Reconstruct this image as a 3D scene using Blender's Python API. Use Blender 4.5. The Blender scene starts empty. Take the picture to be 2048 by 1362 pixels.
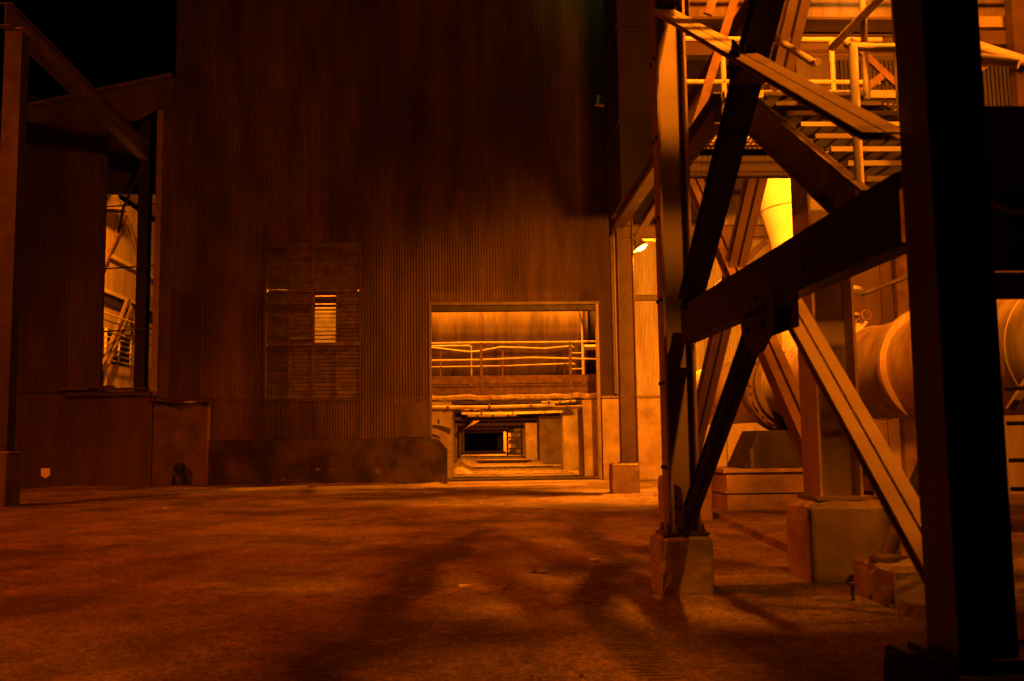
import bpy, math, random
from mathutils import Vector, Matrix, noise
random.seed(11)
S = bpy.context.scene
COL = S.collection
R = math.radians

# ------------------------------------------------------------------ camera
cam_data = bpy.data.cameras.new('camera'); cam = bpy.data.objects.new('camera', cam_data); COL.objects.link(cam)
cam.matrix_world = Matrix.Translation((0, 0, 1.1)) @ Matrix.Rotation(-0.04, 4, 'Z') @ Matrix.Rotation(math.pi/2 + 0.101, 4, 'X') @ Matrix.Rotation(-0.0135, 4, 'Z')
cam_data.sensor_width = 36; cam_data.lens = 36 * 2000 / 2048
cam_data.clip_start = 0.05; cam_data.clip_end = 1200
cam_data.dof.use_dof = True; cam_data.dof.focus_distance = 26; cam_data.dof.aperture_fstop = 4.2
S.camera = cam
# ------------------------------------------------------------------ night sky
w = bpy.data.worlds.new('World'); S.world = w; w.use_nodes = True
nt = w.node_tree; bg = nt.nodes['Background']
sky = nt.nodes.new('ShaderNodeTexSky'); sky.sky_type = 'NISHITA'; sky.sun_disc = False
sky.sun_elevation = R(-8); sky.sun_rotation = R(200)
nt.links.new(sky.outputs[0], bg.inputs[0]); bg.inputs[1].default_value = 0.02
S.view_settings.view_transform = 'Standard'; S.view_settings.look = 'None'
S.view_settings.exposure = 0; S.view_settings.gamma = 1
S.view_settings.use_curve_mapping = False
S.render.engine = 'CYCLES'
S.cycles.use_denoising = True; S.cycles.use_adaptive_sampling = False; S.cycles.max_bounces = 5; S.cycles.diffuse_bounces = 3; S.cycles.glossy_bounces = 3
S.cycles.sample_clamp_indirect = 3
SODIUM = (1.0, 0.225, 0.005)
SODIUM_RED = (1.0, 0.108, 0.002)      # redder tint, set to turn the dim yard tones red
SODIUM_HOT = (1.0, 0.36, 0.03)

# ------------------------------------------------------------------ materials
def mat(name, c1, c2=None, rough=0.75, metal=0.0, scale=3.0, stretch=(1, 1, 1), bump=0.15, bscale=40.0, rnd=0.15, contrast=(0.35, 0.65), spec=0.3, dark_tone=0.0):
    m = bpy.data.materials.new(name); m.use_nodes = True
    t = m.node_tree; n = t.nodes; L = t.links; b = n['Principled BSDF']
    b.inputs['Roughness'].default_value = rough; b.inputs['Metallic'].default_value = metal
    b.inputs['Specular IOR Level'].default_value = spec
    co = n.new('ShaderNodeNewGeometry'); mp = n.new('ShaderNodeMapping'); mp.inputs['Scale'].default_value = stretch
    L.new(co.outputs['Position'], mp.inputs['Vector'])
    nz = n.new('ShaderNodeTexNoise'); nz.inputs['Scale'].default_value = scale; nz.inputs['Detail'].default_value = 7; nz.inputs['Roughness'].default_value = 0.62
    L.new(mp.outputs[0], nz.inputs['Vector'])
    rp = n.new('ShaderNodeMapRange'); rp.inputs[1].default_value = contrast[0]; rp.inputs[2].default_value = contrast[1]
    L.new(nz.outputs[0], rp.inputs[0])
    mx = n.new('ShaderNodeMix'); mx.data_type = 'RGBA'
    mx.inputs[6].default_value = (*c1, 1); mx.inputs[7].default_value = (*(c2 or [x*0.6 for x in c1]), 1)
    L.new(rp.outputs[0], mx.inputs[0])
    if dark_tone:  # broad soft dark patches from upright noise
        m3 = n.new('ShaderNodeMapping'); m3.inputs['Scale'].default_value = (1.5, 1, .45); L.new(co.outputs['Position'], m3.inputs[0])
        n3 = n.new('ShaderNodeTexNoise'); n3.inputs['Scale'].default_value = .32; n3.inputs['Detail'].default_value = 5; n3.inputs['Roughness'].default_value = .55; L.new(m3.outputs[0], n3.inputs[0])
        r3 = n.new('ShaderNodeMapRange'); r3.inputs[1].default_value = .42; r3.inputs[2].default_value = .62; r3.inputs[4].default_value = dark_tone; L.new(n3.outputs[0], r3.inputs[0])
        x3 = n.new('ShaderNodeMix'); x3.data_type = 'RGBA'; x3.inputs[7].default_value = (.016, .012, .009, 1)
        L.new(r3.outputs[0], x3.inputs[0]); L.new(mx.outputs[2], x3.inputs[6]); mx = x3
    oi = n.new('ShaderNodeObjectInfo'); mr = n.new('ShaderNodeMapRange'); mr.inputs[3].default_value = 1 - rnd; mr.inputs[4].default_value = 1 + rnd
    L.new(oi.outputs['Random'], mr.inputs[0])
    hs = n.new('ShaderNodeHueSaturation'); L.new(mr.outputs[0], hs.inputs['Value']); L.new(mx.outputs[2], hs.inputs['Color'])
    L.new(hs.outputs[0], b.inputs['Base Color'])
    rr = n.new('ShaderNodeMapRange'); rr.inputs[3].default_value = max(0.05, rough - 0.12); rr.inputs[4].default_value = min(1, rough + 0.15)
    L.new(nz.outputs[0], rr.inputs[0]); L.new(rr.outputs[0], b.inputs['Roughness'])
    if bump:
        n2 = n.new('ShaderNodeTexNoise'); n2.inputs['Scale'].default_value = bscale; n2.inputs['Detail'].default_value = 5
        L.new(co.outputs['Position'], n2.inputs['Vector'])
        bp = n.new('ShaderNodeBump'); bp.inputs['Strength'].default_value = bump; bp.inputs['Distance'].default_value = 0.02
        L.new(n2.outputs[0], bp.inputs['Height']); L.new(bp.outputs[0], b.inputs['Normal'])
    return m

def glow(name, strength, color=SODIUM_HOT):
    m = bpy.data.materials.new(name); m.use_nodes = True
    t = m.node_tree; t.nodes.clear()
    e = t.nodes.new('ShaderNodeEmission'); o = t.nodes.new('ShaderNodeOutputMaterial')
    e.inputs[0].default_value = (*color, 1); e.inputs[1].default_value = strength
    t.links.new(e.outputs[0], o.inputs[0]); return m

M = {}
M['sheet'] = mat('corrugated_sheet', (0.11, 0.0736, 0.04712), (0.045, 0.0272, 0.0155), rough=.6, metal=.0, scale=1.1, stretch=(2.2, 2, .35), bump=.08, rnd=.2, contrast=(.3, .72), dark_tone=.6)
M['sheet_pale'] = mat('pale_sheet', (.42, .40, .36), (.25, .21, .17), rough=.6, scale=1.0, stretch=(2.5, 2, .4), bump=.06, rnd=.1)
M['annex'] = mat('annex_sheet', (0.058, 0.0384, 0.0248), (0.03, 0.0184, 0.01116), rough=.7, scale=.9, stretch=(2, 2, .5), bump=.1, rnd=.2)
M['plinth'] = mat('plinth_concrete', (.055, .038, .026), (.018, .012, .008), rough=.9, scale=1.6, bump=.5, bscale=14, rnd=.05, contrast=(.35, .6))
M['concrete'] = mat('cast_concrete', (0.3, 0.2475, 0.1911), (0.15, 0.117, 0.0858), rough=.88, scale=2.2, bump=.35, bscale=26, rnd=.06, contrast=(.4, .75))
M['concrete_pale'] = mat('pale_concrete', (0.38, 0.3105, 0.2301), (0.22, 0.171, 0.1209), rough=.88, scale=2.0, bump=.35, bscale=20, rnd=.05)
M['steel'] = mat('painted_steel', (0.17, 0.1277, 0.08976), (0.095, 0.063, 0.03944), rough=.5, scale=2.5, bump=.08, rnd=.08, contrast=(.45, .8))
M['steel_dark'] = mat('dark_steel', (0.11, 0.08232, 0.0578), (0.06, 0.042, 0.02856), rough=.55, scale=3, bump=.1, rnd=.1)
M['steel_black'] = mat('black_shade_steel', (0.03, 0.02184, 0.01564), (0.018, 0.0126, 0.00884), rough=.6, scale=3, bump=.1, rnd=.1)  # near-black; also puts shade into unlit tower and stair steel
M['steel_brown'] = mat('rusty_steel', (0.16, 0.1008, 0.0612), (0.085, 0.0462, 0.0238), rough=.7, scale=5, bump=.2, rnd=.1)
M['brace'] = mat('lit_brace_steel', (.42, .35, .26), (.26, .2, .14), rough=.55, scale=3, bump=.1, rnd=.05, contrast=(.45, .75))  # paler copy of the tower steel, lit look put into the colour
M['rail'] = mat('rail_paint', (.50, .43, .31), (.34, .28, .19), rough=.5, scale=4, bump=.06, rnd=.08)
M['kiln'] = mat('kiln_shell', (.135, .1, .068), (.05, .031, .018), rough=.75, scale=1.3, stretch=(3.2, .5, .5), bump=.12, rnd=0, contrast=(.36, .7))
M['duct'] = mat('duct_paint', (.42, .36, .29), (.17, .125, .085), rough=.7, scale=2.2, stretch=(1.6, 1.6, .5), bump=.15, rnd=.04, contrast=(.42, .72))
M['duct_white'] = mat('white_duct', (.74, .71, .64), (.62, .57, .48), rough=.5, scale=3.5, bump=.1, bscale=6, rnd=.02)
M['panel'] = mat('wall_panel', (0.36, 0.297, 0.2262), (0.22, 0.171, 0.117), rough=.7, scale=.9, stretch=(2, 2, .3), bump=.06, rnd=.08)
M['dust'] = mat('caked_dust', (0.42, 0.342, 0.2418), (0.2, 0.1485, 0.0975), rough=.95, scale=7, bump=.9, bscale=22, rnd=.1)
M['black'] = mat('black_plastic', (.012, .012, .012), (.02, .02, .02), rough=.5, rnd=0)
M['white'] = mat('white_scrap', (.75, .72, .66), (.6, .55, .48), rough=.7, rnd=.05)
M['red'] = mat('red_paint', (.06, .007, .006), (.03, .006, .005), rough=.6, scale=12)
M['slat'] = mat('louvre_slat', (0.085, 0.0576, 0.0372), (0.04, 0.0256, 0.0155), rough=.65, scale=5, bump=.05, rnd=.25)
M['dark_tone'] = mat('shade_black', (.012, .0085, .006), (.02, .014, .01), rough=.8, scale=2, bump=.1, rnd=.2)  # near-black stand-in for shade on the added casing and inner column
M['sheet_mid'] = mat('stained_sheet', (0.19, 0.1485, 0.1092), (0.1, 0.072, 0.04836), rough=.65, scale=1.0, stretch=(2.5, 2, .4), bump=.06, rnd=.12)
M['door'] = mat('door_steel', (0.1, 0.068, 0.04464), (0.05, 0.032, 0.01984), rough=.7, scale=2.2, bump=.15, rnd=0)
M['glow'] = glow('lamp_glow', 14)
M['glow_hot'] = glow('lamp_glow_hot', 45)
M['glow_low'] = glow('lamp_glow_far', 9)

# ground material: dusty, scuffed yard
def ground_material():
    m = bpy.data.materials.new('dusty_yard'); m.use_nodes = True
    t = m.node_tree; n = t.nodes; L = t.links; b = n['Principled BSDF']
    b.inputs['Roughness'].default_value = .85; b.inputs['Specular IOR Level'].default_value = .25
    g = n.new('ShaderNodeNewGeometry')
    def noisen(scale, stretch, det=8, rough=.62, rot=0):
        mp = n.new('ShaderNodeMapping'); mp.inputs['Scale'].default_value = stretch; mp.inputs['Rotation'].default_value = (0, 0, rot)
        L.new(g.outputs['Position'], mp.inputs[0]); z = n.new('ShaderNodeTexNoise'); z.inputs['Scale'].default_value = scale
        z.inputs['Detail'].default_value = det; z.inputs['Roughness'].default_value = rough; L.new(mp.outputs[0], z.inputs[0]); return z
    def rng(src, a, b_, c=0., d=1.):
        r = n.new('ShaderNodeMapRange'); r.inputs[1].default_value = a; r.inputs[2].default_value = b_; r.inputs[3].default_value = c; r.inputs[4].default_value = d
        L.new(src, r.inputs[0]); return r.outputs[0]
    def mixc(fac, a, b_, blend='MIX'):
        x = n.new('ShaderNodeMix'); x.data_type = 'RGBA'; x.blend_type = blend
        if hasattr(fac, 'links') or not isinstance(fac, (int, float)): L.new(fac, x.inputs[0])
        else: x.inputs[0].default_value = fac
        for k, v in ((6, a), (7, b_)):
            if isinstance(v, tuple): x.inputs[k].default_value = (*v, 1)
            else: L.new(v, x.inputs[k])
        return x.outputs[2]
    n1 = noisen(.8, (1.1, .8, 1), rot=.35); n2 = noisen(2.1, (1.2, .8, 1), 10, .7, rot=.6); n3 = noisen(7, (1, 1, 1), 10, .7); n4 = noisen(.33, (1, 1, 1), 8, .66); n5 = noisen(42, (1, 1, 1), 5, .75); n6 = noisen(16, (1, 1, 1), 6, .75)
    c = mixc(rng(n1.outputs[0], .40, .58), (.35, .262, .19), (.15, .106, .074))
    c = mixc(rng(n2.outputs[0], .52, .68, 0, .7), c, (.46, .355, .26))
    c = mixc(rng(n3.outputs[0], .5, .66, 0, .7), c, (.12, .084, .058))
    c = mixc(rng(n4.outputs[0], .52, .60, 0, .85), c, (.065, .045, .032))          # oil and damp stains
    c = mixc(rng(n6.outputs[0], .52, .60, 0, .8), c, (.095, .068, .048))
    c = mixc(rng(n5.outputs[0], .53, .60, 0, .75), c, (.075, .054, .038))
    c = mixc(rng(n5.outputs[0], .44, .36, 0, .7), c, (.5, .39, .29))
    # worn tyre tracks curving from the foreground towards the doorway
    sp = n.new('ShaderNodeSeparateXYZ'); L.new(g.outputs['Position'], sp.inputs[0])
    def mth(op, a, b_=None):
        x = n.new('ShaderNodeMath'); x.operation = op
        for k, v in enumerate((a, b_)):
            if v is None: continue
            if isinstance(v, (int, float)): x.inputs[k].default_value = v
            else: L.new(v, x.inputs[k])
        return x.outputs[0]
    # centre line x = 0.35 + 0.10*(y-6) + wobble
    wob = rng(noisen(.3, (1, 1, 1), 2).outputs[0], .3, .7, -.35, .35)
    u = mth('SUBTRACT', mth('SUBTRACT', sp.outputs[0], mth('MULTIPLY', mth('SUBTRACT', sp.outputs[1], 6.), .10)), mth('ADD', wob, .1))
    tr = None
    for off in (-.75, .75):
        d = mth('ABSOLUTE', mth('SUBTRACT', u, off))
        s = rng(d, .10, .26, 1., 0.)
        tr = s if tr is None else mth('MAXIMUM', tr, s)
    lug = n.new('ShaderNodeTexWave'); lug.inputs['Scale'].default_value = 4.5; lug.inputs['Distortion'].default_value = 5.0; lug.bands_direction = 'Y'
    L.new(g.outputs['Position'], lug.inputs[0])
    brk = rng(n3.outputs[0], .34, .5)
    fade = rng(sp.outputs[1], 20, 11, 0., 1.)
    f = mth('MULTIPLY', mth('MULTIPLY', tr, brk), mth('MULTIPLY', fade, rng(lug.outputs[0], .2, .8, .35, 1.)))
    c = mixc(f, c, (.07, .05, .036))
    L.new(c, b.inputs['Base Color'])
    bp = n.new('ShaderNodeBump'); bp.inputs['Strength'].default_value = 1.; bp.inputs['Distance'].default_value = .05
    h = mth('ADD', mth('ADD', mth('ADD', n3.outputs[0], mth('MULTIPLY', n6.outputs[0], .6)), mth('MULTIPLY', n5.outputs[0], .35)), mth('MULTIPLY', f, -1.1))
    L.new(h, bp.inputs['Height']); L.new(bp.outputs[0], b.inputs['Normal'])
    return m
M['ground'] = ground_material()

# ------------------------------------------------------------------ helpers
def tag(o, label=None, cat=None, group=None, kind=None):
    for k, v in (('label', label), ('category', cat), ('group', group), ('kind', kind)):
        if v: o[k] = v
    return o

def thing(name, loc, label, cat, group=None):
    o = bpy.data.objects.new(name, None); COL.objects.link(o); o.location = loc; o.empty_display_size = .1
    return tag(o, label, cat, group)

def offset_of(p):
    v = Vector((0, 0, 0))
    while p is not None:
        v += Vector(p.location); p = p.parent
    return v

def make(name, me, material, parent=None, loc=None):
    if material is not None and not me.materials: me.materials.append(material)
    o = bpy.data.objects.new(name, me); COL.objects.link(o)
    if parent is not None: o.parent = parent
    if loc is not None: o.location = Vector(loc) - offset_of(parent)
    return o

class MB:
    def __init__(s): s.v = []; s.f = []; s.sm = False
    def add(s, vs, fs):
        k = len(s.v); s.v += [tuple(x) for x in vs]; s.f += [tuple(i + k for i in f) for f in fs]; return s
    def box(s, x0, x1, y0, y1, z0, z1, ch=0.0):
        if ch:
            return s.cbox(x0, x1, y0, y1, z0, z1, ch)
        vs = [(x0, y0, z0), (x1, y0, z0), (x1, y1, z0), (x0, y1, z0), (x0, y0, z1), (x1, y0, z1), (x1, y1, z1), (x0, y1, z1)]
        return s.add(vs, [(0, 3, 2, 1), (4, 5, 6, 7), (0, 1, 5, 4), (1, 2, 6, 5), (2, 3, 7, 6), (3, 0, 4, 7)])
    def cbox(s, x0, x1, y0, y1, z0, z1, c):
        # block with chamfered top and vertical edges (octagonal plan, bevelled crown)
        def ring(z, i, k):
            a, b, d, e = x0 + i, x1 - i, y0 + i, y1 - i
            return [(a + k, d, z), (b - k, d, z), (b, d + k, z), (b, e - k, z), (b - k, e, z), (a + k, e, z), (a, e - k, z), (a, d + k, z)]
        k = c * .45
        vs = ring(z0, 0, k) + ring(z1 - c, 0, k) + ring(z1, c, k)
        fs = [tuple(reversed(range(8))), tuple(range(16, 24))]
        for lv in (0, 8):
            for i in range(8):
                j = (i + 1) % 8; fs.append((lv + i, lv + j, lv + 8 + j, lv + 8 + i))
        return s.add(vs, fs)
    def frame(s, p0, p1, up):
        p0 = Vector(p0); p1 = Vector(p1); t = (p1 - p0); ln = t.length; t.normalize()
        up = Vector(up); side = t.cross(up)
        if side.length < 1e-5: side = t.cross(Vector((1, 0, 0)))
        side.normalize(); up = side.cross(t).normalized()
        return p0, t, ln, side, up
    def obox(s, p0, p1, u0, u1, v0, v1, up=(0, 0, 1), e0=0, e1=0):
        o, t, ln, sd, u = s.frame(p0, p1, up)
        vs = []
        for a in (-e0, ln + e1):
            for (q, r) in ((u0, v0), (u1, v0), (u1, v1), (u0, v1)):
                vs.append(o + t*a + sd*q + u*r)
        return s.add(vs, [(0, 1, 2, 3), (7, 6, 5, 4), (0, 4, 5, 1), (1, 5, 6, 2), (2, 6, 7, 3), (3, 7, 4, 0)])
    def hbeam(s, p0, p1, d, wd, tf=.014, tw=.01, up=(0, 0, 1)):
        s.obox(p0, p1, -wd/2, wd/2, d/2 - tf, d/2, up); s.obox(p0, p1, -wd/2, wd/2, -d/2, -d/2 + tf, up)
        return s.obox(p0, p1, -tw/2, tw/2, -d/2 + tf, d/2 - tf, up)
    def twin(s, p0, p1, d, wd, gap=.03, t=.012, up=(0, 0, 1)):
        # two channels back to back with a gap, flange faces up
        for sg in (-1, 1):
            a = sorted((sg*gap/2, sg*(gap/2 + t))); b = sorted((sg*(gap/2 + t), sg*wd/2))
            s.obox(p0, p1, a[0], a[1], -d/2, d/2, up)
            s.obox(p0, p1, b[0], b[1], d/2 - t, d/2, up); s.obox(p0, p1, b[0], b[1], -d/2, -d/2 + t, up)
        return s
    def channel(s, p0, p1, d, wd, t=.012, up=(0, 0, 1), flip=1):
        a = sorted((0, flip*t)); b = sorted((flip*t, flip*wd))
        s.obox(p0, p1, a[0], a[1], -d/2, d/2, up)
        s.obox(p0, p1, b[0], b[1], d/2 - t, d/2, up); return s.obox(p0, p1, b[0], b[1], -d/2, -d/2 + t, up)
    def angle(s, p0, p1, a, t=.01, up=(0, 0, 1), flip=1):
        b = sorted((0, flip*a)); c = sorted((0, flip*t))
        s.obox(p0, p1, b[0], b[1], 0, t, up); return s.obox(p0, p1, c[0], c[1], -a, 0, up)
    def tube(s, pts, r, n=10, caps=True):
        pts = [Vector(p) for p in pts]; rings = []
        prev = None
        for i, p in enumerate(pts):
            if i == 0: t = pts[1] - p
            elif i == len(pts) - 1: t = p - pts[i-1]
            else: t = (pts[i+1] - p).normalized() + (p - pts[i-1]).normalized()
            t.normalize()
            ref = prev if prev is not None else (Vector((0, 0, 1)) if abs(t.z) < .9 else Vector((1, 0, 0)))
            a = ref - t*ref.dot(t)
            if a.length < 1e-4: a = t.orthogonal()
            a.normalize(); b = t.cross(a); prev = a
            rr = r[i] if isinstance(r, (list, tuple)) else r
            rings.append([p + (a*math.cos(2*math.pi*k/n) + b*math.sin(2*math.pi*k/n))*rr for k in range(n)])
        vs = [v for g in rings for v in g]; fs = []
        for i in range(len(rings) - 1):
            for k in range(n):
                j = (k + 1) % n; fs.append((i*n + k, i*n + j, (i+1)*n + j, (i+1)*n + k))
        if caps: fs += [tuple(reversed(range(n))), tuple(range((len(rings)-1)*n, len(rings)*n))]
        s.sm = True
        return s.add(vs, fs)
    def lathe(s, prof, origin, axis=(0, 0, 1), n=32, caps=True):
        o = Vector(origin); t = Vector(axis).normalized(); a = t.orthogonal().normalized(); b = t.cross(a)
        vs = [o + t*h + (a*math.cos(2*math.pi*k/n) + b*math.sin(2*math.pi*k/n))*r for (r, h) in prof for k in range(n)]
        fs = []
        for i in range(len(prof) - 1):
            for k in range(n):
                j = (k + 1) % n; fs.append((i*n + k, i*n + j, (i+1)*n + j, (i+1)*n + k))
        if caps: fs += [tuple(reversed(range(n))), tuple(range((len(prof)-1)*n, len(prof)*n))]
        s.sm = True
        return s.add(vs, fs)
    def rough(s, amp, sc=2.0, seed=0.0):
        s.v = [tuple(Vector(v) + noise.noise_vector(Vector(v)*sc + Vector((seed, seed, seed)))*amp) for v in s.v]; return s
    def wear(s, amp=.012, cuts=4, seed=0.0):
        # subdivide and erode: uneven faces, chipped arrises
        import bmesh
        bm = bmesh.new(); vs = [bm.verts.new(v) for v in s.v]
        for f in s.f: bm.faces.new([vs[i] for i in f])
        bmesh.ops.subdivide_edges(bm, edges=bm.edges[:], cuts=cuts, use_grid_fill=True)
        bm.normal_update()
        for v in bm.verts:
            p = v.co*6 + Vector((seed, seed*2, 0)); sharp = 0.0
            ns = [f.normal for f in v.link_faces]
            if len(ns) > 1 and min(a.dot(b) for a in ns for b in ns) < .9: sharp = 1.0
            d = amp*(noise.noise(p) + .5*noise.noise(p*2.7))*.6
            if sharp: d -= amp*1.6*max(0.0, noise.noise(p*1.9) + .15)
            v.co += v.normal*d
        bm.verts.index_update()
        s.v = [tuple(v.co) for v in bm.verts]; s.f = [tuple(v.index for v in f.verts) for f in bm.faces]; bm.free()
        return s
    def mesh(s, name, off=(0, 0, 0)):
        off = Vector(off); me = bpy.data.meshes.new(name)
        me.from_pydata([tuple(Vector(v) - off) for v in s.v], [], s.f); me.update()
        if s.sm:
            for p in me.polygons: p.use_smooth = True
            try: me.set_sharp_from_angle(angle=R(40))
            except Exception: pass
        return me
    def build(s, name, material, parent=None):
        return make(name, s.mesh(name, offset_of(parent)), material, parent)

def B(*a, **k): return MB().box(*a, **k)

# ------------------------------------------------------------------ lamps that light the place
def lamp_light(name, loc, power, parent, radius=.12, spot=None, aim=None, blend=.6, color=SODIUM):
    d = bpy.data.lights.new(name, 'SPOT' if spot else 'POINT'); d.energy = power; d.color = color; d.shadow_soft_size = radius
    if spot: d.spot_size = R(spot); d.spot_blend = blend
    o = bpy.data.objects.new(name, d); COL.objects.link(o); o.parent = parent
    o.location = Vector(loc) - offset_of(parent)
    if spot:
        o.rotation_euler = (Vector(aim) - Vector(loc)).to_track_quat('-Z', 'Y').to_euler()
    return o

def floodlight(loc, aim, power, label, spot=150, blend=.5, color=SODIUM, pole=None, bright='glow', radius=.15, group=None, size=.34):
    """box floodlight on a bracket: housing, visor, glowing lens, with its light just in front of the lens"""
    loc = Vector(loc); t = (Vector(aim) - loc).normalized()
    th = thing('floodlight', loc, label, 'floodlight', group)
    m = MB(); h = size
    m.obox(loc - t*.22, loc - t*.02, -h*.55, h*.55, -h*.42, h*.42); m.obox(loc - t*.34, loc - t*.22, -h*.35, h*.35, -h*.28, h*.28)
    m.build('housing', M['steel_dark'], th)
    m = MB(); m.obox(loc - t*.018, loc - t*.006, -h*.5, h*.5, -h*.37, h*.37); m.build('lens', M[bright], th)
    m = MB()
    for sg in (-1, 1): m.obox(loc - t*.12, loc - t*.08, sg*h*.6 - .012, sg*h*.6 + .012, -.02, h*.7)
    m.obox(loc - t*.12, loc - t*.08, -h*.62, h*.62, h*.7, h*.74); m.build('bracket', M['steel_dark'], th)
    if pole is not None:
        MB().tube([(loc.x, loc.y, pole[2]), (loc.x, loc.y, loc.z + h*.75), tuple(loc - t*.1 + Vector((0, 0, h*.74)))] if pole[:2] == (0, 0) else [pole, tuple(loc - t*.1 + Vector((0, 0, h*.74)))], .05).build('pole', M['steel_dark'], th)
    lamp_light('lamp_light', loc + t*.03, power, th, radius, spot, aim, blend, color)
    return th

# ================================================================== THE SETTING
def ground():
    def ticks(lo, hi, fine0, fine1, df, dc):
        t = []; x = lo
        while x < hi:
            t.append(x); x += df if fine0 <= x < fine1 else dc
        t.append(hi); return t
    xs = ticks(-240, 240, -14, 8, .22, 12.); ys = ticks(-60, 330, 2, 30, .22, 12.)
    vs = []
    for y in ys:
        for x in xs:
            z = 0.
            if -14 < x < 9 and 2 < y < 28.2:
                z = .035*noise.noise(Vector((x*.5, y*.5, 3))) + .02*noise.noise(Vector((x*1.6, y*1.6, 7))) + .008*noise.noise(Vector((x*5, y*5, 1)))
                if 24.8 < y and x < -.9: z += .10*max(0, 1 - abs(y - 27.6)/2.2)*(.6 + .6*noise.noise(Vector((x*.8, 4, 2))))   # dust drift against the wall
                if x > 2.7: z *= .3
                for (fx, fy, fr) in ((1.53, 7.45, .3), (2.95, 8.05, .45), (3.1, 20.8, .4), (1.75, 3.4, .45), (-8.95, 19.3, .45)):
                    dd = math.hypot(x - fx, y - fy)
                    if dd < fr + .45: z += .05*(1 - max(0, dd - fr)/.45)*(.7 + .6*noise.noise(Vector((x*4, y*4, 9))))
            vs.append((x, y, z - .012))
    nx = len(xs); fs = [(j*nx + i, j*nx + i + 1, (j+1)*nx + i + 1, (j+1)*nx + i) for j in range(len(ys)-1) for i in range(nx-1)]
    m = MB().add(vs, fs); m.sm = True
    tag(m.build('ground', M['ground']), kind='structure')
ground()

# raised concrete paving under the plant on the right, its edge runs back towards the building
m = MB()
ed = [(2.32, 2.0), (2.52, 4.0), (2.70, 6.06), (3.02, 9.0), (3.25, 12.0), (3.46, 14.45), (3.55, 17.), (3.62, 20.)]
N = len(ed)
top = [(x + .012*noise.noise(Vector((x*9, y*3, 0))), y, .055) for x, y in ed]
far = [(30, y, .055) for x, y in ed]
low = [(x - .07, y, -.06) for x, y in ed]
m.add(top + far + low, [(i, N + i, N + i + 1, i + 1) for i in range(N-1)] + [(2*N + i, i, i + 1, 2*N + i + 1) for i in range(N-1)])
tag(m.build('paving', M['ground']), kind='structure')

# ------------------------------------------------------------------ corrugated cladding
PITCH = .08; SHEET = PITCH*11
_cache = {}
def sheet_mesh(x0, x1, h, amp, pitch, key, seg=4):
    k = (round(x0 % pitch, 4), round(x1 - x0, 4), round(h, 4), key)
    if k in _cache: return _cache[k]
    n = max(1, int(math.ceil((x1 - x0)/(pitch/seg) - 1e-6)))
    vs = []
    for i in range(n + 1):
        x = min(x1, x0 + i*pitch/seg); y = amp*math.sin(2*math.pi*x/pitch)
        vs += [(x - x0, y, 0), (x - x0, y, h)]
    fs = [(2*i, 2*i + 2, 2*i + 3, 2*i + 1) for i in range(n)]
    mm = MB().add(vs, fs); mm.sm = True
    me = mm.mesh('corrugated_sheet'); _cache[k] = me
    return me

def rect_minus(r, holes):
    out = [r]
    for (a0, a1, b0, b1) in holes:
        nxt = []
        for (x0, x1, z0, z1) in out:
            if a1 <= x0 + 1e-4 or a0 >= x1 - 1e-4 or b1 <= z0 + 1e-4 or b0 >= z1 - 1e-4: nxt.append((x0, x1, z0, z1)); continue
            if a0 > x0 + 1e-4: nxt.append((x0, a0, z0, z1))
            if a1 < x1 - 1e-4: nxt.append((a1, x1, z0, z1))
            c0, c1 = max(x0, a0), min(x1, a1)
            if b0 > z0 + 1e-4: nxt.append((c0, c1, z0, b0))
            if b1 < z1 - 1e-4: nxt.append((c0, c1, b1, z1))
        out = nxt
    return out

def clad(x0, x1, rows, y, holes, parent, material, amp=.02, pitch=PITCH, key='a', width=SHEET):
    x = x0; i = 0
    while x < x1 - 1e-4:
        xe = min(x1, x + width)
        for j in range(len(rows) - 1):
            for (a, b, c, d) in rect_minus((x, xe, rows[j], rows[j+1]), holes):
                if b - a < .01 or d - c < .01: continue
                me = sheet_mesh(a, b, d - c + (.05 if d == rows[j+1] and j < len(rows)-2 else 0), amp, pitch, key)
                o = make('corrugated_sheet', me, material, parent, (a, y - .004*((i + j) % 2) - .003*random.random() + .006*j, c))
        x = xe; i += 1

# ------------------------------------------------------------------ kiln building
WY = 28.0
bld = thing('kiln_building', (-2.2, WY, 0), 'tall dark corrugated metal factory building with lit doorway', 'building')
DOOR = (-1.15, 3.52, 0, 4.95); WIN = (-5.77, -3.13, 2.36, 6.68); PED = (-8.80, -7.24, 0, 2.36)
rows = [0, 2.36, 5.3, 8.22, 11.2, 14.2, 17.2]
clad(-8.40, 4.05, rows, WY, [DOOR, WIN, PED, (-7.24, -.87, 0, 1.24)], bld, M['sheet'])
clad(-8.71, -8.40, [2.36, 5.3, 8.22, 10.62], WY + .002, [], bld, M['sheet'])
clad(4.05, 9.6, [2.3, 5.3, 8.22, 11.2, 14.2, 17.2], WY + .25, [], bld, M['sheet_pale'])
# pale concrete dado panels right of the doorway column
for k, (a, b) in enumerate(((3.62, 4.42), (4.45, 5.75), (5.78, 7.1), (7.13, 9.6))):
    MB().box(a, b, WY - .06 + .01*(k % 2), WY + .2, 0, 2.26 + .02*(k % 2)).build('dado_panel', M['concrete_pale'], bld)
B(3.6, 9.6, WY - .1, WY + .22, 2.285, 2.35).build('sill_rail', M['steel'], bld)
# corner trim and downpipe at the right end of the tall front
MB().angle((4.05, WY - .03, 2.4), (4.05, WY - .03, 17.2), .14, .012, up=(0, -1, 0)).build('corner_trim', M['steel'], bld)
MB().tube([(3.98, WY - .12, 17), (3.98, WY - .12, 8.0), (4.0, WY - .12, 2.4)], .045).build('downpipe', M['steel_dark'], bld)
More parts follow.
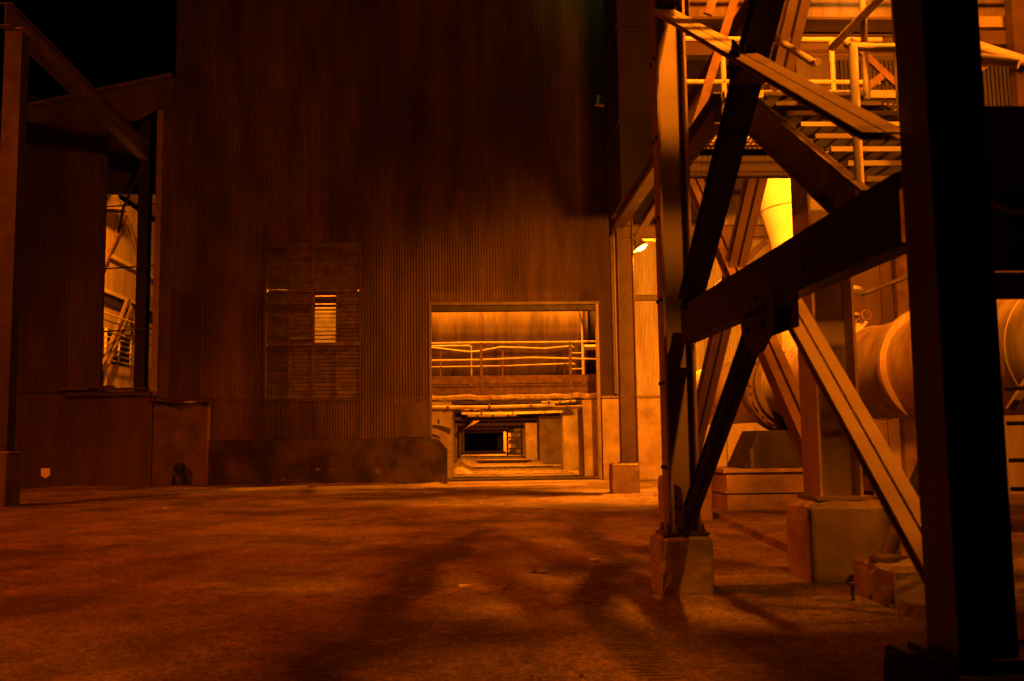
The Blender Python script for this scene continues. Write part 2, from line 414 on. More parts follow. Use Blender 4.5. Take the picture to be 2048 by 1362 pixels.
# slim cover strips over the sheet laps
for z in (2.36,):
    for (a, b) in ((-7.2, -5.85), (-3.05, -1.2)) if z < 3 else ((-8.38, 4.0),):
        B(a, b, WY - .022, WY - .012, z - .012, z + .022).build('lap_strip', M['annex'], bld)
# loose plate beside the doorway
B(-2.17, -1.22, WY - .03, WY - .016, 1.27, 2.2).build('patch_plate', M['annex'], bld)
# concrete plinth with bevelled end at the doorway
m = MB()
pl = [(-7.22, 0), (-.72, 0), (-.72, .95), (-.98, 1.24), (-7.22, 1.25)]
n_ = 60
secs = []
for i in range(n_ + 1):
    x = -7.22 + 6.5*i/n_
    ztop = 1.25 if x < -.98 else 1.24 - (x + .98)/.26*.30
    ww = .03*noise.noise(Vector((x*1.3, 2, 5))) + .012*noise.noise(Vector((x*6, 3, 1)))
    secs.append([(x, WY - .30 + ww, -.05), (x, WY - .26 + ww*.8, ztop*.5), (x, WY - .24 + ww, ztop - .03), (x, WY - .19, ztop + .01*noise.noise(Vector((x*4, 0, 0)))), (x, WY + .15, ztop), (x, WY + .15, -.05)])
k_ = 6
vs = [p for s_ in secs for p in s_]
fs = [(i*k_ + j, (i+1)*k_ + j, (i+1)*k_ + (j+1) % k_, i*k_ + (j+1) % k_) for i in range(n_) for j in range(k_)] + [tuple(range(k_)), tuple(reversed(range(n_*k_, n_*k_ + k_)))]
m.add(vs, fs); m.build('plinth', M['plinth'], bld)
# broken patches where the plinth has spalled
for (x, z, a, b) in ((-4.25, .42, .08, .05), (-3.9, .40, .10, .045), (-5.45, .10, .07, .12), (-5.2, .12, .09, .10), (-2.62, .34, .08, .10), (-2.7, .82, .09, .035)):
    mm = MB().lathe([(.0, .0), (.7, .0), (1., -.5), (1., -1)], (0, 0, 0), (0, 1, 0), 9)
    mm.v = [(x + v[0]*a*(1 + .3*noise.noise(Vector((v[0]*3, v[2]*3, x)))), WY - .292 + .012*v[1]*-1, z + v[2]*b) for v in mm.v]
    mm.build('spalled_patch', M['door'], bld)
MB().box(-1.52, -1.36, WY - .285, WY - .275, .95, 1.02).build('painted_mark', M['red'], bld)
# doorway frame
dfm = MB(); dfm.box(-1.22, 3.6, WY - .07, WY + .12, 4.95, 5.03).build('door_lintel', M['steel_dark'], bld)
MB().box(-1.21, -1.14, WY - .06, WY + .12, 1.26, 4.95).build('door_jamb', M['steel_dark'], bld)
MB().box(3.50, 3.58, WY - .06, WY + .14, 0, 4.95).build('door_jamb', M['steel'], bld)
MB().box(-1.18, 3.52, WY + .05, WY + .35, 4.80, 4.948).build('roller_box', M['steel_black'], bld)
# pedestrian door with a buckled hood
B(-8.79, -7.30, WY - .05, WY - .02, .02, 2.30).build('steel_door', M['door'], bld)
MB().box(-7.30, -7.22, WY - .10, WY, 0, 2.36).build('door_post', M['steel'], bld)
m = MB(); hv = []
for i in range(13):
    x = -8.85 + 1.66*i/12; d = .05*math.sin(i*.9) - .06*(i == 5)
    hv += [(x, WY - .02, 2.42 + d*.4), (x, WY - .30 + d, 2.30 + d*.5)]
m.add(hv, [(2*i, 2*i+1, 2*i+3, 2*i+2) for i in range(12)]); m.build('door_hood', M['annex'], bld)

# louvred window: three rows, two bays, each bay split in two
wn = MB()
wx0, wx1, wz0, wz1 = WIN
cw = (wx1 - wx0)
fr = MB()
fr.box(wx0 - .05, wx1 + .05, WY - .06, WY + .10, wz1, wz1 + .07); fr.box(wx0 - .05, wx1 + .05, WY - .06, WY + .10, wz0 - .07, wz0)
fr.box(wx0 - .05, wx0 + .03, WY - .056, WY + .096, wz0, wz1); fr.box(wx1 - .03, wx1 + .05, WY - .056, WY + .096, wz0, wz1)
win = fr.build('louvre_window', M['annex'], bld)
bays = [wx0 + .03, wx0 + cw*.25, wx0 + cw*.5, wx0 + cw*.75, wx1 - .03]
rowz = [wz0, 3.87, 5.39, wz1]
for k in (1, 2, 3):
    t_ = .045 if k == 2 else .02
    MB().box(bays[k] - t_, bays[k] + t_, WY - (.05 if k == 2 else .03), WY + .08, wz0 + .002, wz1 - .002).build('mullion', M['slat'], win)
for z in rowz[1:-1]:
    for k in (0, 2):
        MB().box(bays[k] + .046, bays[k+2] - .046, WY - .045, WY + .075, z - .035, z + .035).build('transom', M['slat'], win)
NS = 13
for r in range(3):
    za, zb = rowz[r] + .036, rowz[r+1] - .036; pz = (zb - za)/NS
    for c in range(4):
        xa, xb = bays[c] - .006, bays[c+1] + .006
        for i in range(NS):
            z = za + pz*(i + .5); lit = (r == 1 and c == 2)
            if lit:
                tilt, dp = .40*pz, .10
                if i > 9: tilt = .46*pz
            else:
                tilt, dp = .70*pz, .09
                if (r, c, i) in ((1, 3, 8), (1, 1, 1)): tilt = .48*pz
                if (r, c, i) in ((2, 0, 0),): tilt = .46*pz
            vs = [(xa, WY - dp*.5, z - tilt), (xb, WY - dp*.5, z - tilt), (xb, WY + dp*.5, z + tilt), (xa, WY + dp*.5, z + tilt)]
            up_ = [(a, b + .004, d + .008) for a, b, d in vs]
            mm = MB().add(vs + up_, [(0, 1, 2, 3), (7, 6, 5, 4), (0, 4, 5, 1), (1, 5, 6, 2), (2, 6, 7, 3), (3, 7, 4, 0)])
            if lit and i in (2, 3, 4, 5, 6, 7):   # bent blades in the broken bay
                mm.v = [(a, b, d + .02*math.sin((a - xa)/(xb - xa)*3.1)*((i % 3) - 1)) for a, b, d in mm.v]
            mm.build('slat', M['slat'], win)

# inner shell of the hall (keeps the night out and carries the inside light)
B(-8.35, 9.5, 46, 46.3, 2.6, 17).build('back_wall', M['steel_dark'], bld)
B(-8.35, -8.15, WY + .4, 46, 0, 17).build('side_wall', M['steel_dark'], bld)
B(9.3, 9.5, WY + .4, 46, 0, 17).build('side_wall', M['steel_dark'], bld)
B(-8.4, 9.6, WY, 46.3, 17.2, 17.4).build('roof', M['steel_dark'], bld)
B(-8.1, -1.6, WY + 1.2, WY + 1.35, 0, 2.3).build('inner_wall', M['concrete'], bld)
for z in (5.15, 8.2, 11.1, 14.0):
    MB().channel((-8.3, WY + .16, z), (9.4, WY + .16, z), .16, .07).build('girt', M['steel_dark'], bld)

# ================================================================== annex shed on the left
anx = thing('annex_shed', (-11, WY, 0), 'low dark sheet-metal annex with tall slot opening and sloping roof', 'shed')
def roofz(x): return 11.54 + (x + 8.41)*.222
slabs = [(-13.6, -12.6), (-12.8, -11.2), (-11.4, -10.32)]
for (a, b) in slabs:
    mm = MB(); n = int((b - a)/.024); vs = []
    for i in range(n + 1):
        x = a + (b - a)*i/n; y = WY + .008*math.sin(2*math.pi*x/.096) - (.05 if a == -12.8 else 0)
        vs += [(x, y, 2.62), (x, y, roofz(x) - .28 if a != -12.8 else roofz(x) - .5)]
    mm.add(vs, [(2*i, 2*i+2, 2*i+3, 2*i+1) for i in range(n)]); mm.sm = True
    mm.build('sliding_panel' if a == -12.8 else 'wall_sheet', M['annex'], anx)
for (a, b, z1) in ((-16, -13.6, 9.6), (-13.6, -12.4, 2.62), (-12.4, -11.2, 2.6), (-11.2, -10.0, 2.62), (-10.0, -8.83, 2.61)):
    mm = MB(); n = int((b - a)/.024)
    vs = []
    for i in range(n + 1):
        x = a + (b - a)*i/n; y = WY + .007*math.sin(2*math.pi*x/.096) + .01*(round(a) % 2)
        vs += [(x, y, -.02), (x, y, z1)]
    mm.add(vs, [(2*i, 2*i+2, 2*i+3, 2*i+1) for i in range(n)]); mm.sm = True
    mm.build('wall_sheet', M['annex'], anx)
# top band under the roof line, joins the tall building
m = MB(); pts = [(-16, 9.5), (-13.2, 10.2), (-10.3, 10.3), (-9.45, 10.3), (-8.86, 10.62), (-8.41, 10.62)]
vs = []
for (x, zb) in pts: vs += [(x, WY - .03, zb), (x, WY - .03, roofz(x))]
m.add(vs, [(2*i, 2*i+2, 2*i+3, 2*i+1) for i in range(len(pts)-1)]); m.build('eaves_band', M['sheet'], anx)
m = MB(); m.obox((-16, WY - .12, roofz(-16) + .03), (-8.42, WY - .12, roofz(-8.42) + .03), -.12, .2, -.04, .04, up=(0, 0, 1)); m.build('verge_trim', M['steel_dark'], anx)
MB().box(-10.36, -10.26, WY - .05, WY + .1, 2.7, 10.3).build('slot_jamb', M['annex'], anx)
MB().box(-8.86, -8.70, WY - .07, WY + .1, 2.75, 10.6).build('slot_jamb', M['steel'], anx)
MB().hbeam((-9.46, WY + .9, 0), (-9.46, WY + .9, 10.6), .34, .3, up=(0, 1, 0)).build('inner_column', M['dark_tone'], anx)  # blackened in colour as if no light reached it
for z in (4.4, 6.2, 8.0): MB().tube([(-10.4, WY + .5, z - .05), (-8.8, WY + .5, z + .05)], .02, 6).build('tie_rod', M['steel_black'], anx)
for k in range(3):
    B(-11.35 + .55*k, -10.5 + .62*k + .3*(k == 2), WY - .20 - .02*k, WY + .06, 2.66 + .06*(k % 2), 2.72 + .07*(k % 2)).rough(.02, 3, k).build('bent_ledge', M['annex'], anx)
B(-11.2, -8.85, WY - .12, WY + .1, 2.5, 2.62).build('sill_beam', M['steel_black'], anx)
B(-10.9, -8.6, 29.7, 29.8, 8.62, 11).build('curtain_wall', M['steel_black'], anx)
# gallery behind the slot
B(-13.8, -13.5, 31, 62, 3.2, 10.6).build('gallery_wall', M['panel'], anx)
B(-13.6, -8.7, 31, 62, 10.9, 11.1).build('gallery_roof', M['steel'], anx)
B(-13.6, -8.5, 62, 62.2, 0, 11).build('gallery_end', M['panel'], anx)
B(-13.6, -8.6, 30.2, 62, 2.6, 2.75).build('gallery_floor', M['concrete'], anx)
for z in (8.15, 6.78): MB().obox((-13.36, 31, z), (-13.36, 62, z), -.07, .07, -.07, .07).build('purlin', M['rail'], anx)
B(-13.48, -13.4, 36.5, 45, 6.35, 6.7).build('dark_slot', M['steel_black'], anx)
def aframe(apex, l, r, d, mt):
    m = MB(); m.obox(apex, l, -d, d, -d, d); m.build('truss_leg', M[mt], anx)
    m = MB(); m.obox(apex, r, -d, d, -d, d); m.build('truss_leg', M[mt], anx)
aframe((-13.2, 38.1, 9.9), (-13.2, 35.6, 7.2), (-13.2, 40.9, 8.1), .06, 'steel_brown')
aframe((-13.1, 38.3, 9.6), (-13.1, 38.2, 9.5), (-13.1, 41.4, 6.6), .05, 'steel_dark')
aframe((-13.2, 38.6, 6.75), (-13.2, 36.2, 4.0), (-13.2, 40.9, 4.0), .065, 'steel')
aframe((-12.95, 38.3, 6.4), (-12.95, 36.0, 4.0), (-12.95, 40.2, 4.3), .05, 'steel_dark')
gm = MB(); gm.box(-13.42, -13.3, 36.9, 39.4, 3.3, 4.15); gm.build('low_parapet', M['concrete_pale'], anx)
B(-13.46, -13.42, 36.8, 39.6, 4.25, 5.45).build('dark_vent', M['steel_black'], anx)
for k in range(6): B(-13.40, -13.34, 36.8, 39.6, 4.28 + .21*k, 4.33 + .21*k).build('vent_bar', M['rail'], anx)
for y in (36.85, 38.2, 39.5): B(-13.41, -13.33, y, y + .07, 4.25, 5.45).build('vent_bar', M['rail'], anx)
for z, q in ((5.75, 'rail'), (5.5, 'steel_dark'), (5.1, 'steel_dark')): MB().tube([(-12.7, 33, z), (-12.7, 44, z)], .03, 6).build('gallery_rail', M[q], anx)
sh = thing('pendant_lamp', (-12.3, 34.4, 9.4), 'dark bell-shaped pendant lamp hanging inside the lit slot', 'lamp')
MB().lathe([(.05, .75), (.13, .7), (.13, .5), (.16, .45), (.40, 0), (.38, 0), (.12, .42)], (-12.3, 34.4, 9.2), n=20, caps=False).build('shade', M['steel_black'], sh)
MB().tube([(-12.3, 34.4, 9.9), (-12.3, 34.4, 10.9)], .02, 6).build('stem', M['steel_black'], sh)
floodlight((-10.9, 31.0, 9.2), (-13.4, 40, 6), 9500, 'floodlight inside the annex above the sliding panel', spot=160, group=None)

# ================================================================== left post with beam to the wall
pf = thing('steel_gantry', (-8.87, 19.3, 1.0), 'steel post with long beam running back to the annex wall', 'gantry')
MB().hbeam((-8.87, 19.3, 1.05), (-8.87, 19.3, 9.25), .33, .33, up=(0, 1, 0)).build('post', M['steel_black'], pf)
MB().hbeam((-8.98, 19.0, 9.48), (-9.2, 27.9, 9.40), .46, .26).build('beam', M['steel_dark'], pf)
B(-9.06, -8.69, 19.1, 19.5, 9.23, 9.255).build('cap_plate', M['steel'], pf)
B(-9.1, -8.64, 19.07, 19.53, 1.02, 1.05).build('base_plate', M['steel'], pf)
MB().tube([(-8.8, 19.4, 8.05), (-9.4, 23, 8.9), (-9.6, 27.9, 9.8)], .012, 6).build('stay_wire', M['steel_dark'], pf)
MB().tube([(-9.2, 27.9, 9.1), (-9.9, 28.4, 7.9), (-10.1, 28.6, 7.2)], .04, 6).build('knee_strut', M['steel_black'], pf)
lf = MB().cbox(-9.3, -8.64, 19.0, 19.62, -.05, 1.02, .05).rough(.012, 3).build('concrete_footing', M['door'])
tag(lf, 'tall concrete footing at the left edge under the lone post', 'footing', 'concrete column footings')

# ================================================================== inside the doorway
tag(B(-8.1, 9.3, 28.1, 170, -.3, .06).build('hall_floor', M['concrete_pale']), kind='structure')
# steps / sill lines in front of the doorway
st = thing('door_threshold', (1.2, 27.7, 0), 'worn concrete threshold with sunken rail below lit doorway', 'threshold')
B(-.7, 3.5, 27.62, 27.86, -.05, .03).rough(.006, 4).build('sill', M['concrete_pale'], st)
B(-.7, 3.9, 27.1, 27.5, -.05, .015).rough(.01, 3).build('sill', M['concrete'], st)
B(-.75, 3.45, 28.3, 30.2, .062, .075).build('trench_cover', M['steel_black'], st)
B(-.7, 3.5, 27.9, 28.05, -.05, .08).build('rail', M['steel_black'], st)

kl = thing('indoor_kiln', (1.0, 33.2, 4.2), 'huge horizontal kiln cylinder lit from above inside the doorway', 'kiln')
KZ, KY, KR = 4.8, 33.4, 1.75
MB().lathe([(KR, 0), (KR, 3.8), (KR, 7.6), (KR, 11.75)], (-8.05, KY, KZ), (1, 0, 0), 72).build('shell', M['kiln'], kl)
for x in (-6.0, -2.6):
    MB().lathe([(KR + .01, 0), (KR + .05, .02), (KR + .05, .2), (KR + .01, .22)], (x, KY, KZ), (1, 0, 0), 64, caps=False).build('shell_band', M['kiln'], kl)
MB().lathe([(KR - .3, 0), (KR - .3, 1.6)], (3.7, KY, KZ), (1, 0, 0), 48).build('end_hood', M['steel_black'], kl)
MB().tube([(3.46, 31.5, 7), (3.46, 31.5, 5.6), (3.5, 31.5, 4.9), (3.5, 31.5, 3.2)], .035, 8).build('probe_pipe', M['rail'], kl)
MB().tube([(3.38, 31.45, 5.35), (3.48, 31.46, 4.9)], [.02, .045], 8).build('probe_handle', M['steel_dark'], kl)

wk = thing('kiln_walkway', (1.0, 30.5, 2.8), 'steel walkway with bent handrails crossing above the tunnel mouth', 'walkway')
B(-8, 9, 30.03, 31.2, 2.78, 2.83).build('deck', M['steel_brown'], wk)
tb = MB(); vs = []
for i in range(41):
    x = -8 + 17*i/40; e = .015*noise.noise(Vector((x*1.7, 0, 0)))
    vs += [(x, 30.02, 2.85 + e), (x, 30.0, 3.09), (x, 30.03, 3.09), (x, 30.05, 2.85 + e)]
tb.add(vs, [(4*i + j, 4*i + 4 + j, 4*i + 4 + (j+1) % 4, 4*i + (j+1) % 4) for i in range(40) for j in range(4)]); tb.build('toe_board', M['steel_brown'], wk)
MB().channel((-8, 30.03, 2.65), (9, 30.03, 2.65), .24, .1, flip=1).build('edge_channel', M['steel_brown'], wk)
MB().tube([(x, 30.0, 4.085 + .01*math.sin(x*2)) for x in (-8, -4, -1.2, .3, 1.5, 3, 4, 9)], .028, 8).build('top_rail', M['rail'], wk)
MB().tube([(-8, 30, 3.56), (-1.2, 30, 3.56), (.3, 30, 3.57), (1.8, 30, 3.62), (3., 30, 3.58), (4, 30, 3.54), (9, 30, 3.55)], .026, 8).build('mid_rail', M['rail'], wk)
for x in (-5.0, -2.4, .27, 2.95, 5.6): MB().obox((x, 29.97, 2.62), (x, 29.97, 4.09), -.04, .04, -.012, .012, up=(0, 1, 0)).build('rail_post', M['steel_brown'], wk)
MB().tube([(-3, 31, 4.08), (-1.28, 31, 4.05), (-.07, 31, 3.9), (.25, 31, 3.93), (.91, 31, 4.045), (2.27, 31, 3.98), (3.1, 31, 4.06), (3.16, 31, 4.0)], .025, 8).build('bent_rail', M['rail'], wk)
MB().tube([(-3, 31, 3.43), (1, 31, 3.45), (3.1, 31, 3.51), (3.2, 31, 3.48)], .024, 8).build('bent_rail', M['rail'], wk)
MB().tube([(-3, 31, 4.1), (-.08, 31.05, 4.1), (-.03, 31.05, 4.05), (-.03, 31.05, 2.85)], .025, 8).build('bent_rail', M['rail'], wk)
for x in (-1.0, .93, 2.86): MB().tube([(x, 31, 2.83), (x + .02, 31, 4.0)], .026, 8).build('rail_post', M['steel_brown'], wk)
for z in (3.85, 3.35): MB().tube([(3.05, 31.2, z), (3.5, 31.2, z)], .02, 6).build('ladder_rung', M['rail'], wk)
MB().tube([(3.5, 31.2, 2.85), (3.5, 31.2, 4.1)], .03, 8).build('ladder_stile', M['rail'], wk)
MB().tube([(3.5, 31.3, 4.03), (6.5, 31.3, 4.03)], .085, 12).build('cross_pipe', M['rail'], wk)

lp = thing('lagged_pipe', (1, 29.8, 2.4), 'thick dust-caked lagged pipe running under the walkway', 'pipe')
pts = [(-8 + 17*i/90, 29.75, 2.42) for i in range(91)]
mm = MB().tube(pts, .085, 10); mm.v = [(x, y + .05*noise.noise(Vector((x*3, z*9, 1))), z + .045*noise.noise(Vector((x*4, y*6, 2))) + .03*noise.noise(Vector((x*11, 0, 5)))) for x, y, z in mm.v]
mm.build('lagging', M['dust'], lp)
for x in (-.3, .55, 2.15, 2.55): MB().tube([(x, 29.72, 2.4), (x + .02, 29.70, 2.2 - .05*random.random())], [.035, .01], 6).build('dust_drip', M['steel_black'], lp)
B(-8, 9, 29.6, 30.4, 2.25, 2.32).build('soffit', M['steel_black'], lp)

# tunnel under the kiln: piers on the right, wall on the left, roof beams and pipes
def pier(x0, x1, y0, y1, h, label):
    o = MB().box(x0, x1, y0, y1, 0, h).rough(.02, 1.5).build('concrete_pier', M['concrete_pale'])
    tag(o, label, 'pier', 'kiln piers along the tunnel'); return o
pier(3.24, 6.0, 29.2, 30.9, 2.3, 'bright smooth pier nearest the doorway on the right')
pier(3.3, 6.0, 36.6, 38.0, 2.3, 'second pier from the doorway, right of the tunnel')
pier(3.28, 6.0, 49.5, 51.5, 2.2, 'third pier on the right of the tunnel')
pier(3.25, 6.0, 62, 64, 2.25, 'fourth pier on the right, just past the third')
pier(3.3, 6.0, 86, 88, 2.2, 'fifth pier on the right beyond the parts rack')
pier(3.3, 6.0, 108, 110, 2.2, 'sixth pier on the right, deep in the tunnel')
pier(3.3, 6.0, 138, 140, 2.2, 'last pier on the right at the dark tunnel end')
tw = thing('tunnel_lining', (-1, 60, 0), 'stained concrete side walls and beamed roof of the long tunnel', 'tunnel')
B(-1.5, -.62, 29.5, 31.5, .05, 2.3).rough(.015, 2).build('wall_block', M['concrete_pale'], tw)
B(-1.3, -.72, 36, 40, .05, 2.2).build('wall_block', M['concrete'], tw)
B(-1.6, -1.0, 31.6, 160, .05, 2.5).build('side_wall', M['steel_dark'], tw)
B(6.0, 6.3, 29.2, 160, .05, 2.6).build('side_wall', M['steel_dark'], tw)
B(-1.6, 6.2, 31.2, 160, 2.62, 2.75).build('roof_slab', M['steel_dark'], tw)
B(-1.6, 6.2, 160, 160.3, 0, 2.7).build('end_wall', M['steel_black'], tw)
for k, y in enumerate((33, 37.5, 43, 50, 58, 67, 78, 90, 105, 122, 140)):
    B(-1.4, 6.0, y, y + .35, 2.22 - .02*(k % 3), 2.6).build('roof_beam', M['steel_brown'], tw)
for k in range(12):
    B(-.3 + .34*k, -.12 + .34*k, 35.5, 35.6, 2.24, 2.36).build('hanger', M['concrete'], tw)
for k in range(10):
    B(-.6 + .42*k, -.4 + .42*k, 52, 52.1, 2.2, 2.34).build('hanger', M['concrete'], tw)
B(-1.02, -.98, 29.46, 29.49, 1.62, 1.78).build('wall_box', M['black'], tw)
for k, (y, z, r_, x0, x1, mt) in enumerate(((29.30, 2.13, .05, -1.5, 2.4, 'duct'), (29.5, 2.09, .05, .3, 3.3, 'steel'), (29.15, 2.24, .035, 2.0, 3.0, 'duct'), (35.9, 2.14, .05, -.4, 3.2, 'rail'), (37.2, 2.1, .07, -.2, 1.6, 'rail'), (43, 2.1, .07, -.5, 2.8, 'steel_brown'))):
    p = thing('cross_pipe', ((x0 + x1)/2, y, z), ['bright pipe crossing just inside the tunnel mouth', 'grey pipe beside the bright one at the tunnel mouth', 'short fat pipe end at upper right of tunnel mouth', 'thin yellow pipe under the first roof beam', 'short yellow pipe hanging left of tunnel centre', 'rusty pipe deeper inside the tunnel roof'][k], 'pipe')
    MB().tube([(x0, y, z), ((x0+x1)/2, y, z - .015), (x1, y, z + .02)], r_, 10).build('pipe_run', M[mt], p)
    for q in range(3):
        x = x0 + (x1 - x0)*(q + .6)/3.2
        MB().lathe([(r_ + .012, 0), (r_ + .03, .01), (r_ + .03, .06), (r_ + .012, .07)], (x, y, z), (1, 0, 0), 10).build('collar', M['steel_dark'], p)
for k in range(7):
    MB().tube([(-1.35 + .1*k, 29.6 + .05*k, 2.05 + .05*(k % 3)), (-.75 + .03*k, 29.6 + .04*k, 2.0 + .06*(k % 4)), (-.7 + .05*k, 29.7, 2.2)], .025, 6).build('tangled_conduit', M['rail' if k % 2 else 'steel_brown'], tw)
# leaning struts and scrap on the left side
for k in range(4):
    MB().obox((-.72 + .05*k, 41 + k, 1.35 + .1*k), (-.1 + .12*k, 41.5 + k, 2.1), -.05, .05, -.05, .05).build('leaning_strut', M['steel_brown'], tw)
rk = thing('parts_rack', (2.9, 74, 0), 'open rack stacked with parts between the tunnel piers', 'rack')
for z in (.15, .55, .95, 1.35, 1.75): B(2.45, 3.6, 73, 73.8, z, z + .1).build('shelf', M['concrete'], rk)
for x in (2.45, 3.5): B(x, x + .1, 72.98, 73.82, .05, 1.95).build('upright', M['steel'], rk)
for k, (x, z, h_, w_) in enumerate(((2.65, .25, .28, .5), (3.1, .65, .28, .3), (2.6, 1.05, .2, .35), (3.0, 1.05, .25, .4), (2.7, 1.85, .3, .3))): B(x, x + w_, 73.1, 73.6, z + .01, z + h_).build('stored_part', M['duct' if k % 2 else 'panel'], rk)
for k, (x, y, r_, h_) in enumerate(((-.45, 33.5, .5, .22), (-.55, 38.5, .6, .3), (-.4, 47, .7, .35), (3.0, 48, .5, .2))):
    mm = MB().lathe([(1, 0), (.85, .3), (.5, .75), (.15, 1)], (0, 0, 0), (0, 0, 1), 18)
    mm.v = [(x + a*r_*(1 + .25*noise.noise(Vector((a*2, b*2, k)))), y + b*r_*1.6, .05 + c*h_*(1 + .4*noise.noise(Vector((a*3, b*3, k + 5))))) for a, b, c in mm.v]
    tag(mm.build('dust_heap', M['dust']), ['dust heap nearest the doorway on the tunnel floor left', 'second dust heap along the tunnel left wall', 'farthest dust heap along the tunnel left wall', 'small dust heap at the foot of the right piers'][k], 'dust heap', 'dust heaps in the tunnel')
# ridges across the tunnel floor
for k, y in enumerate((32.2, 34.0, 37, 40.5, 46, 54, 65, 80, 100)):
    B(-.9, 3.2, y, y + .25 + .03*k, .05, .10 + .008*k).rough(.012, 2, k).build('floor_ridge', M['dust'], tw)
# chute plate leaning at the doorway's left side
ch = thing('leaning_plate', (-.9, 28.5, 1.2), 'dark curved plate leaning over plinth end at doorway left', 'plate')
m = MB(); vs = []
for i in range(9):
    a = i/8; vs += [(-1.15 + .5*a, 28.5, 1.62 - .02*a - .1*a*a), (-1.15 + .5*a, 28.9, 1.66 - .02*a - .1*a*a), (-1.15 + .5*a, 28.9, 1.56 - .1*a - .1*a*a), (-1.15 + .5*a, 28.5, 1.52 - .1*a - .1*a*a)]
m.add(vs, [(4*i + j, 4*i + 4 + j, 4*i + 4 + (j+1) % 4, 4*i + (j+1) % 4) for i in range(8) for j in range(4)]); m.build('plate', M['steel_black'], ch)

# hall lighting
floodlight((-.6, 30.8, 8.6), (-.6, 31.2, 2), 7200, 'left of two floodlights high inside the hall over the kiln', spot=150)
floodlight((3.0, 30.8, 8.6), (3.0, 31.2, 2), 7200, 'right of two floodlights high inside the hall over the kiln', spot=150)
floodlight((-4.9, 31.2, 8.0), (-5.0, 31.6, 4.0), 7000, 'floodlight inside the hall behind the louvred window', spot=160)
floodlight((1.6, 33.5, 2.46), (1.6, 34.2, 0), 2000, 'small floodlight behind the first tunnel roof beam', spot=175, blend=.08, size=.2, bright='glow_low')
for k, (y, p) in enumerate(((43.5, 1500), (58.5, 1800), (78.5, 2000), (105.5, 2600))):
    floodlight((1.4 + .3*k, y, 2.48), (1.4 + .3*k, y + 1.6, 0), p, ['first small floodlight under the tunnel roof', 'second small floodlight under the tunnel roof', 'third small floodlight under the tunnel roof', 'farthest small floodlight under the tunnel roof'][k], spot=175, blend=.08, size=.2, bright='glow_low')

# ================================================================== right-hand plant: main frame, columns on the line X = 3
frm = thing('pipe_bridge_frame', (3.0, 14, .6), 'row of heavy steel columns with cross braces carrying the pipe bridge', 'steel frame')
def hcol(parent, x, y, z0, z1, d, wd, mt='steel', up=(0, 1, 0)):
    o = MB().hbeam((x, y, z0 + .02), (x, y, z1), d, wd, .02, .014, up).build('column', M[mt], parent)
    B(x - wd*.62, x + wd*.62, y - d*.62, y + d*.62, z0, z0 + .022).build('base_plate', M[mt], parent)
    return o
# box-like near column (cover plates make it read as a solid post)
MB().hbeam((2.895, 8.04, .64), (2.895, 8.04, 3.50), .345, .40, .022, .014, up=(1, 0, 0)).build('column', M['panel'], frm)
B(2.68, 3.12, 7.80, 8.28, .61, .64).build('base_plate', M['steel'], frm)
hcol(frm, 2.95, 14.1, .6, 7.0, .32, .32)
hcol(frm, 3.23, 20.75, .63, 5.75, .34, .34, up=(1, 0, 0))
MB().hbeam((3.12, 21, 5.72), (3.12, 9.4, 5.72), .30, .22).build('long_beam', M['steel'], frm)
MB().twin((3.0, 13.9, .75), (3.0, 8.3, 5.4), .16, .2).build('diagonal_brace', M['steel'], frm)
MB().twin((2.98, 8.35, .68), (2.98, 13.9, 5.3), .16, .2).build('diagonal_brace', M['steel'], frm)


MB().hbeam((3.2, 20.75, 5.5), (9.5, 20.75, 5.5), .26, .18).build('cross_beam', M['steel'], frm)
MB().hbeam((3.0, 14.1, 6.85), (11, 14.1, 6.85), .32, .2).build('cross_beam', M['steel'], frm)
for k, (a, b) in enumerate((((3.4, 20.6, 5.3), (4.6, 20.6, 7.2)), ((6.2, 20.6, 5.3), (5.0, 20.6, 4.2)), ((7.4, 19, 5.4), (6.6, 19, 4.6)))):
    MB().angle(a, b, .12).build('knee_brace', M['steel'], frm)

def footing(x0, x1, y0, y1, h, ch, label, mt='concrete'):
    o = MB().cbox(x0, x1, y0, y1, -.06, h, ch).wear(.013, 5, x0).build('concrete_footing', M[mt])
    return tag(o, label, 'footing', 'concrete column footings')
footing(2.60, 3.30, 7.70, 8.38, .61, .06, 'large pale capped footing under the thick column beside the stairs', 'concrete_pale')
footing(2.66, 3.28, 13.8, 14.5, .60, .03, 'footing half hidden at the back, past the black braced column')
footing(2.84, 3.40, 20.5, 21.05, .63, .03, 'small footing beneath the lamp-lit column by the doorway')
footing(1.33, 1.72, 7.24, 7.66, .41, .035, 'squat footing under the black braced column, front centre')
footing(1.455, 2.05, 3.06, 3.62, .37, .02, 'dark footing in the lower right corner under nearest column', 'plinth')
bk = MB().cbox(2.70, 3.5, 6.46, 7.18, -.05, .26, .035).wear(.012, 5, 2.).build('anchor_block', M['concrete'])
tag(bk, 'low concrete anchor block with a slanted pipe strut on top', 'block')
sp_ = thing('slanted_strut', (2.9, 6.9, .26), 'dark slanted pipe strut standing on the low anchor block', 'strut')
MB().tube([(2.80, 6.85, .27), (2.86, 6.85, .38), (3.35, 6.9, 1.35)], .05, 10).build('pipe', M['steel_dark'], sp_)
MB().lathe([(.10, 0), (.10, .03), (.06, .05)], (2.80, 6.85, .26), n=14).build('foot_flange', M['steel_dark'], sp_)
bt = thing('bolt_bracket', (2.55, 6.85, .05), 'small steel bracket on the slab beside the anchor block', 'bracket')
B(2.545, 2.60, 6.82, 6.87, .095, .115).build('plate', M['steel_dark'], bt); B(2.56, 2.58, 6.835, 6.855, .0, .095).build('stem', M['steel_dark'], bt)

